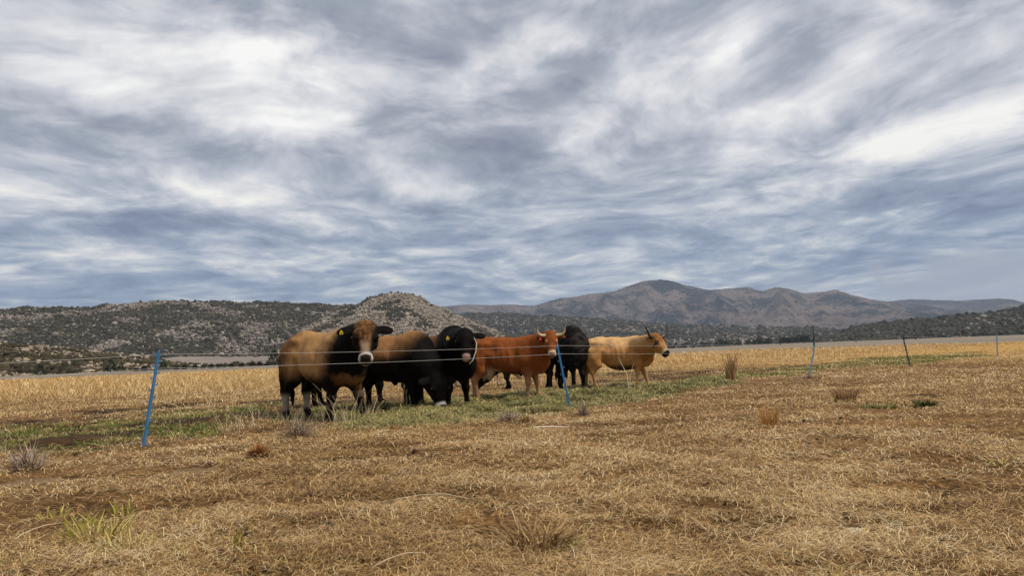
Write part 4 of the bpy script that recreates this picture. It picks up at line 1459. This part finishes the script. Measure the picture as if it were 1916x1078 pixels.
    HC([(.12, 0, -.01), (.30, 0, -.02), (.44, 0, -.03)], [.112 * wd_, .094 * wm_, .080 * wm_], .05)
    HC([(.10, 0, -.11), (.26, 0, -.13), (.42, 0, -.085)], [.095, .075, .055], .05)
    HE((.47, 0, -.035), (.062, .092 * wm_, .082), .04)
    HE((.485, 0, -.085), (.05, .06, .04), .03)
    HE((-.005, 0, .02), (.08, .105 * wd_, .085), .05)
    for y in (-1, 1):
        HE((.17, y * .105 * wd_, .045), (.055, .035, .035), .04)
        HE((.19, y * .095 * wd_, -.07), (.10, .04, .06), .05)
        ca, sa = math.cos(.25 + ear_up), math.sin(.25 + ear_up)
        er = np.array([[ca, y * sa, 0], [-y * sa, ca, 0], [0, 0, 1.0]])
        if ear_up > -5:
            HE((.035 - .02 * ear_up, y * (.128 * wd_ + .088), -.01), (.072 if bull else .062, .125, .024), .03, np.array([[1, y * .22, 0], [-y * .22, 1, 0], [0, 0, 1.]]) / math.sqrt(1 + .22 ** 2))
    v, f = fl.mesh()
    # coat colours
    X = v / s
    hl = (v - O) @ H / q
    nz = np.zeros(len(v))
    for i_ in range(3):
        nz += fbm(X[:, i_] * 3.1 + X[:, (i_ + 1) % 3] * 1.3 + 5 * i_, X[:, (i_ + 1) % 3] * 3.3 + X[:, (i_ + 2) % 3] * 2.1, 500 + i_, 3)
    mz_ = (1 - ss(np.abs(hl[:, 1]), .115, .14)) * (1 - ss(-hl[:, 2], .13, .16)) * (1 - ss(hl[:, 2], .09, .12)) * ss(hl[:, 0], .3, .36) * (1 - ss(hl[:, 0], .58, .62))
    nz += 1.1 * fbm(X[:, 0] * 15 + X[:, 1] * 9, X[:, 2] * 17 - X[:, 1] * 7, 540, 3)
    hm_ = (1 - ss(np.abs(hl[:, 0] - .22), .26, .36)) * (1 - ss(np.abs(hl[:, 1]), .30, .45)) * (1 - ss(np.abs(hl[:, 2] + .04), .14, .22))
    col = coat(dict(x=X[:, 0], y=X[:, 1], z=X[:, 2], hx=hl[:, 0], hy=hl[:, 1], hz=hl[:, 2], hm=hm_, mz=mz_, n=nz * .5))
    v[:, :] = v + 0
    me = mesh_np(name, v, f, True, {'coat': col})
    nrm = np.zeros(len(v) * 3, np.float32)
    me.vertices.foreach_get('normal', nrm)
    nrm = nrm.reshape(-1, 3)
    body = (1 - hm_) * ss(X[:, 2], .45, .65)
    wob = .030 * fbm(X[:, 0] * 3.4 + X[:, 1], X[:, 2] * 3.0 + X[:, 1] * 1.7, 601, 3) + .012 * fbm(X[:, 0] * 11 + X[:, 1] * 4, X[:, 2] * 8, 603, 3)
    wob = wob + (.0 if bull else .005) * np.sin(X[:, 0] * 44 + X[:, 2] * 5) * ss(X[:, 0], -.35, -.2) * (1 - ss(X[:, 0], .15, .3)) * ss(X[:, 2], .75, .9) * (1 - ss(X[:, 2], 1.15, 1.25))
    wob = wob + hm_ * .012 * fbm(hl[:, 0] * 26, hl[:, 1] * 26, 605, 2) * (1 - ss(hl[:, 0], .15, .25))
    v = v + nrm * (wob * (.25 + .75 * body) * s)[:, None]
    me.vertices.foreach_set('co', np.ascontiguousarray(v, np.float32).ravel())
    me.update()
    o = link(name, me, M['coat'], None, tuple(g0))
    o.rotation_euler = (0, 0, yr)
    tag(o, label, 'bull' if bull else 'cow', 'cattle feeding along the fence')
    if detail:
        for y in (-1, 1):
            eb = MB().ball(hpnt(.178, y * .128 * wd_, .042), .021 * q, 10, 7)
            eb.build('eye', M['eye'], o)
            nb = MB().ball(hpnt(.520, y * .046, -.020), (.013 * q, .018 * q, .015 * q), 8, 6)
            nb.build('nostril', M['eye'], o)
    if horns:
        pts, hmat = horns
        for y in (-1, 1):
            hb = np.array(hpnt(.01, 0, .02))
            yf = rotz(-yr) @ rotz(hy)
            ps = [Vector(hb + yf @ (np.array([a, y * c, d]) * q)) for a, c, d in pts]
            # smooth the curve
            cs = []
            for i in range(len(ps) - 1):
                p0, p1, p2, p3 = ps[max(i - 1, 0)], ps[i], ps[i + 1], ps[min(i + 2, len(ps) - 1)]
                for t in (0, .25, .5, .75):
                    cs.append(.5 * ((2 * p1) + (p2 - p0) * t + (2 * p0 - 5 * p1 + 4 * p2 - p3) * t * t + (3 * p1 - p0 - 3 * p2 + p3) * t ** 3))
            cs.append(ps[-1])
            m_ = len(cs)
            al = [i / (m_ - 1) for i in range(m_)]
            ho = MB().tube(cs, [(.036 * (1 - a) ** .6 + .006) * q for a in al], 9).build('horn', None, o)
            at = ho.data.attributes.new('along', 'FLOAT', 'POINT')
            vals = [al[i // 9] for i in range(m_ * 9)]
            at.data.foreach_set('value', vals[:len(ho.data.vertices)])
            ho.data.materials.append(M[hmat])
    if tag_mat:
        y = tag_side
        tm = MB()
        c0 = np.array(hpnt(.045, y * .235 * wd_, .028))
        cw = Vector(c0)
        # a thin tag hanging straight down from the ear, facing where the head faces
        fwd = Vector((rotz(-yr) @ np.array([math.cos(hy), math.sin(hy), 0])))
        up = Vector((0, 0, 1))
        sd2 = up.cross(fwd).normalized()
        cw = cw + fwd * .03
        tz = .62
        prof = [(-.016, .0), (.016, .0), (.020, -.03), (.040, -.045), (.042, -.105), (-.042, -.105), (-.040, -.045), (-.020, -.03)]
        vs = [tuple(cw + (sd2 * a + up * bb_) * tz) for a, bb_ in prof] + [tuple(cw - fwd * .006 + (sd2 * a + up * bb_) * tz) for a, bb_ in prof]
        n_ = len(prof)
        fs = [tuple(range(n_)), tuple(range(n_, 2 * n_))[::-1]] + [(i, (i + 1) % n_, (i + 1) % n_ + n_, i + n_) for i in range(n_)]
        tm.add(vs, fs)
        to = tm.build('ear_tag', M[tag_mat], o, False)
        mk = MB()
        for a, bb_, w2, h2 in ((-.014, -.072, .006, .034), (.010, -.060, .016, .006), (.010, -.074, .016, .006), (.010, -.088, .016, .006), (.017, -.074, .005, .03)):
            mk.box(cw + fwd * .002 + (sd2 * a + up * bb_) * tz, (w2 * tz, w2 * .1 + .001, h2 * tz), Matrix((tuple(sd2), tuple(fwd), tuple(up))).transposed())
        if tag_mat == 'yellow_tag':
            mk.build('tag_mark', M['tag_ink'], to, False)
    o['_head'] = [float(k) for k in hw]
    del o['_head']
    return o, hpnt


def mixc(a, b, t):
    t = np.clip(t, 0, 1)[:, None]
    return np.asarray(a)[None] * (1 - t) + np.asarray(b)[None] * t if np.ndim(a) == 1 else a * (1 - t) + np.asarray(b)[None] * t


BLK, DBR = (.0065, .0055, .005), (.030, .016, .009)
HOOF = (.016, .013, .011)


def feet(c, d):
    return mixc(c, HOOF, 1 - ss(d['z'], .05, .09))


def muzzle(c, d, ring, nose, w=.405):
    c = mixc(c, ring, ss(d['hx'] + .05 * d['n'], w - .03, w + .015) * d['mz'])
    return mixc(c, nose, ss(d['hx'] + .2 * d['hz'], .452, .472) * d['mz'] * (1 - ss(-d['hz'], .075, .09)) * (1 - ss(np.abs(d['hy']), .062, .08)))


def coat_brown_bull(d):
    n = d['n']
    c = np.tile(np.array([.38, .212, .084]), (len(n), 1))
    c = mixc(c, (.15, .068, .025), ss(-d['x'] + .35 * n, .40, .72) * .85)                        # darker rump
    c = mixc(c, (.06, .03, .014), ss(-d['x'] + .2 * n, .62, 1.0) * (1 - ss(d['z'], 1.1, 1.3)))
    c = mixc(c, BLK, (1 - ss(d['z'] + .12 * n, .62, .88)) * (d['x'] < 2))
    c = mixc(c, BLK, ss(d['x'] + .22 * n - .35 * (d['z'] - 1.1), .34, .70))
    c = mixc(c, (.20, .095, .034), ss(d['x'] + .1 * n, .52, .66) * (1 - ss(np.abs(d['z'] - .64 + .25 * n), .02, .12)) * .7 * (1 - d['hm']))
    low = (d['z'] < .60) & (d['x'] < -.4)
    c = mixc(c, (.27, .235, .195), low * (1 - ss(d['z'] + .06 * n, .40, .50)) * ss(d['z'] + .08 * n, .14, .22) * (d['x'] > -1.03 - .0 * n))
    lf = (d['z'] < .5) & (d['x'] > .2)
    c = mixc(c, (.085, .062, .048), lf * ss(n, .0, .1))
    # head
    c = mixc(c, BLK, d['hm'])
    ay = np.abs(d['hy'])
    curl = fbm(d['hx'] * 34 + 3, d['hy'] * 34, 801, 3)
    face = (1 - ss(ay + .10 * n + .25 * np.maximum(d['hx'] - .05, 0), .115, .165)) * ss(d['hz'] + .3 * n, -.08, .02) * (np.abs(d['hx'] - .12) < .42)
    fc = mixc((.055, .026, .011), (.19, .09, .036), .5 + 2.6 * curl)
    fc = mixc(fc, (.27, .19, .125), ss(d['hx'] + .1 * n, .20, .36) * (1 - ss(ay, .03, .08)))
    face = np.clip(face * (1 - .9 * ss(d['hx'], .12, .24) * ss(ay, .06, .09)), 0, 1)[:, None]
    c = c * (1 - face) + fc * face
    c = mixc(c, (.012, .009, .007), (1 - ss(np.hypot(d['hx'] - .19, ay - .155), .03, .07)) * d['hm'])
    c = muzzle(c, d, (.52, .46, .38), (.020, .016, .014), .432)
    c = mixc(c, BLK, ss(np.abs(d['hy']), .15, .18) * (np.abs(d['hx']) < .14) * (np.abs(d['hz']) < .1) * (np.abs(d['hy']) < .4))
    return feet(c, d)


def coat_saddle_bull(d):
    n = d['n']
    c = np.tile(np.array(BLK), (len(n), 1))
    sad = ss(d['z'] + .10 * n, .92, 1.14) * (1 - ss(d['x'] + .2 * n + .5 * (1.3 - d['z']), .30, .85))
    c = mixc(c, (.29, .145, .055), sad)
    c = muzzle(c, d, (.60, .56, .50), (.03, .025, .022), .42)
    return feet(c, d)


def coat_dark_bull(d):
    n = d['n']
    c = np.tile(np.array(BLK), (len(n), 1))
    c = mixc(c, (.12, .058, .028), ss(d['z'] + .1 * n, .85, 1.15) * (1 - ss(d['x'] + .2 * n, -.05, .38)))
    c = mixc(c, (.36, .23, .19), ss(d['hx'] + .3 * d['hz'], .46, .48) * d['mz'] * (1 - ss(np.abs(d['hy']), .06, .075)) * (1 - ss(-d['hz'], .07, .09)))
    return feet(c, d)


def coat_black(d):
    n = d['n']
    c = np.tile(np.array((.0065, .006, .0065)), (len(n), 1))
    c = mixc(c, (.028, .022, .018), ss(n, .0, .2))
    return feet(c, d)


def coat_red_cow(d):
    n = d['n']
    c = np.tile(np.array([.225, .068, .019]), (len(n), 1))
    c = mixc(c, (.19, .052, .014), ss(d['x'] + .2 * n, .35, .70) * .55)
    c = mixc(c, (.40, .235, .125), (1 - ss(d['z'] + .08 * n, .40, .72)) * .75)
    c = mixc(c, (.46, .32, .21), (1 - ss(d['z'] + .05 * n, .70, .86)) * (d['x'] < -.2) * (1 - ss(np.abs(d['y']), .14, .21)))
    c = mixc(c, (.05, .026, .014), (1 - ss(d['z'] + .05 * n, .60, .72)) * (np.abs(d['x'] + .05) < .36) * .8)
    c = mixc(c, (.22, .066, .019), d['hm'])
    c = mixc(c, (.42, .20, .09), d['hm'] * (1 - ss(np.hypot(d['hx'] - .18, np.abs(d['hy']) - .125), .025, .05)))
    c = muzzle(c, d, (.56, .40, .27), (.20, .12, .09))
    c = mixc(c, (.11, .035, .014), ss(np.abs(d['hy']), .15, .18) * (np.abs(d['hx']) < .14) * (np.abs(d['hz']) < .1) * (np.abs(d['hy']) < .4))
    return feet(c, d)


def coat_tan_cow(d):
    n = d['n']
    c = np.tile(np.array([.46, .228, .082]), (len(n), 1))
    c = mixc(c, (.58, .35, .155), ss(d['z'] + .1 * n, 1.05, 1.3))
    c = mixc(c, (.30, .135, .042), ss(d['x'] + .15 * n, .42, .75) * .6)
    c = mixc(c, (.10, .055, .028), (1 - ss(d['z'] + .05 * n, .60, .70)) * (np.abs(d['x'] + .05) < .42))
    c = mixc(c, (.44, .27, .13), (1 - ss(d['z'], .35, .6)) * .6 * (np.abs(d['x'] + .05) > .3))
    c = mixc(c, (.24, .10, .03), d['hm'] * (1 - ss(d['hx'] + .1 * n, .12, .30)) * ss(d['hz'], -.03, .05))
    c = mixc(c, (.05, .03, .018), d['hm'] * (1 - ss(np.hypot(d['hx'] - .185, np.abs(d['hy']) - .125), .02, .045)))
    c = muzzle(c, d, (.44, .30, .17), (.014, .012, .011), .40)
    c = mixc(c, (.014, .012, .011), ss(d['hx'], .45, .47) * d['mz'])
    c = mixc(c, (.12, .05, .02), ss(np.abs(d['hy']), .15, .18) * (np.abs(d['hx']) < .14) * (np.abs(d['hz']) < .1) * (np.abs(d['hy']) < .4))
    return feet(c, d)


def coat_pale(d):
    n = d['n']
    c = np.tile(np.array([.40, .29, .18]), (len(n), 1))
    c = mixc(c, (.52, .42, .30), ss(n, .0, .2))
    return feet(c, d)


HORN_A = [(.0, .09, .0), (.01, .17, .0), (.03, .25, .02), (.05, .30, .08), (.05, .32, .20), (.03, .30, .33)]
HORN_B = [(.0, .09, .0), (.02, .17, .0), (.04, .26, .04), (.06, .325, .11), (.05, .365, .20), (.02, .385, .30)]
A = cattle
bull1, hp1 = A('bull', 'brown bull with black face and white muzzle staring at the camera, leftmost of the herd', (612, 781), -41, 1.0, coat_brown_bull, (683, 614), 10.95, 'cam', -57, 1.02, True, .0,
               [(-.04, -.02), (.06, -.04), (-.02, -.10), (.06, .14)], None, 'yellow_tag', -1, head_s=1.16, neck=1.02, rump=.07, chest=1.12, belly=-.04)
bull2, hp2 = A('bull', 'grazing bull with brown saddle and black front, its head down in the hay', (742, 766), -34, .96, coat_saddle_bull, None, None, -52, -74, 1.05, True, .0,
               [(.12, .0), (-.06, .0), (.14, .0), (-.16, .0)], None, None, 1, graze=(1.12, -.10, .61), head_s=1.1, neck=1.12, belly=-.04)
bull3, hp3 = A('bull', 'dark humped bull with yellow ear tag and a pale rope on its head, facing us', (826, 760), -44, .95, coat_dark_bull, (869, 626), 12.4, -82, -56, 1.02, True, .20,
               [(.0, .0), (.0, .0), (.04, -.08), (-.04, .10)], None, 'yellow_tag', -1, head_s=1.02, neck=1.05, humpw=.04)
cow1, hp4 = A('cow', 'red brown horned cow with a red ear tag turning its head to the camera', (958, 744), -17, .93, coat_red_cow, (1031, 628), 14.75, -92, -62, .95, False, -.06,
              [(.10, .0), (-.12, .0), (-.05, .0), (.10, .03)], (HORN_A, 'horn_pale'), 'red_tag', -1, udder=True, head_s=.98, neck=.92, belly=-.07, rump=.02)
bull4, hp5 = A('bull', 'solid black humped bull standing front on between the red cow and the tan cow', (1070, 728), -86, .98, coat_black, (1073, 646), 17.2, -92, -76, 1.10, True, .20,
               [(.0, .0), (.0, .0), (.0, -.16), (.0, .04)], None, None, 1, head_s=1.1, neck=1.2, humpw=.10)
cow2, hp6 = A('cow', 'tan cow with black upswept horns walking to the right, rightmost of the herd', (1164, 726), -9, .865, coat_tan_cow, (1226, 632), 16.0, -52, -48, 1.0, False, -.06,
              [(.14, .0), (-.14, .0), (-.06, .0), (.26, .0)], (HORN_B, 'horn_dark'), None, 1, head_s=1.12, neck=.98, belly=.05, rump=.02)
# animals mostly hidden behind the others
A('bull', 'dark bull mostly hidden behind the leftmost bull, only its back and legs showing', (668, 757), 24, .93, coat_dark_bull, None, None, 24, -60, .95, True, .0, [(-.1, .0), (.1, .0), (.0, .0), (.08, .0)], None, None, 1, graze=(1.1, 0, .75), cell=.025, detail=False)
A('bull', 'black bull hidden behind the red cow, its belly and one leg showing below her', (975, 728), 160, .90, coat_black, None, None, 160, -60, .95, True, .0, [(.1, .0), (-.1, .0), (.0, .0), (-.2, .0)], None, None, 1, graze=(1.2, 0, .55), cell=.025, detail=False, belly=.04)
A('cow', 'pale cow hidden behind the dark bull and the red cow, only its pale legs showing', (905, 722), 12, .86, coat_pale, None, None, 12, -60, .9, False, .0, [(.0, .0), (-.1, .0), (.0, .0), (.1, .0)], None, None, 1, graze=(1.15, 0, .7), cell=.025, detail=False)
# the rope on the dark bull
rp = [Vector(hp3(.10, .16, .03)), Vector(hp3(.22, .20, .03)), Vector(hp3(.36, .18, -.02)), Vector(hp3(.50, .12, -.09)), Vector(hp3(.56, .05, -.12))]
MB().tube(rp, .009, 6).build('rope', M['rope'], bull3)

# ------------------------------------------------------------------ haze
hz = MB().box((0, 0, 330), (20600, 20600, 670)).build('haze', None, None, False)
hm = bpy.data.materials.new('haze')
hm.use_nodes = True
ht = NT(hm.node_tree)
ht.n.clear()
pv = ht.new('ShaderNodeVolumePrincipled')
pv.inputs['Color'].default_value = (.68, .81, 1.0, 1)
pv.inputs['Density'].default_value = 6.0e-5
pv.inputs['Anisotropy'].default_value = .1
hout = ht.new('ShaderNodeOutputMaterial')
ht.l.new(pv.outputs[0], hout.inputs['Volume'])
hz.data.materials.append(hm)
tag(hz, 'thin blue grey haze in the valley air', 'haze', kind='stuff')
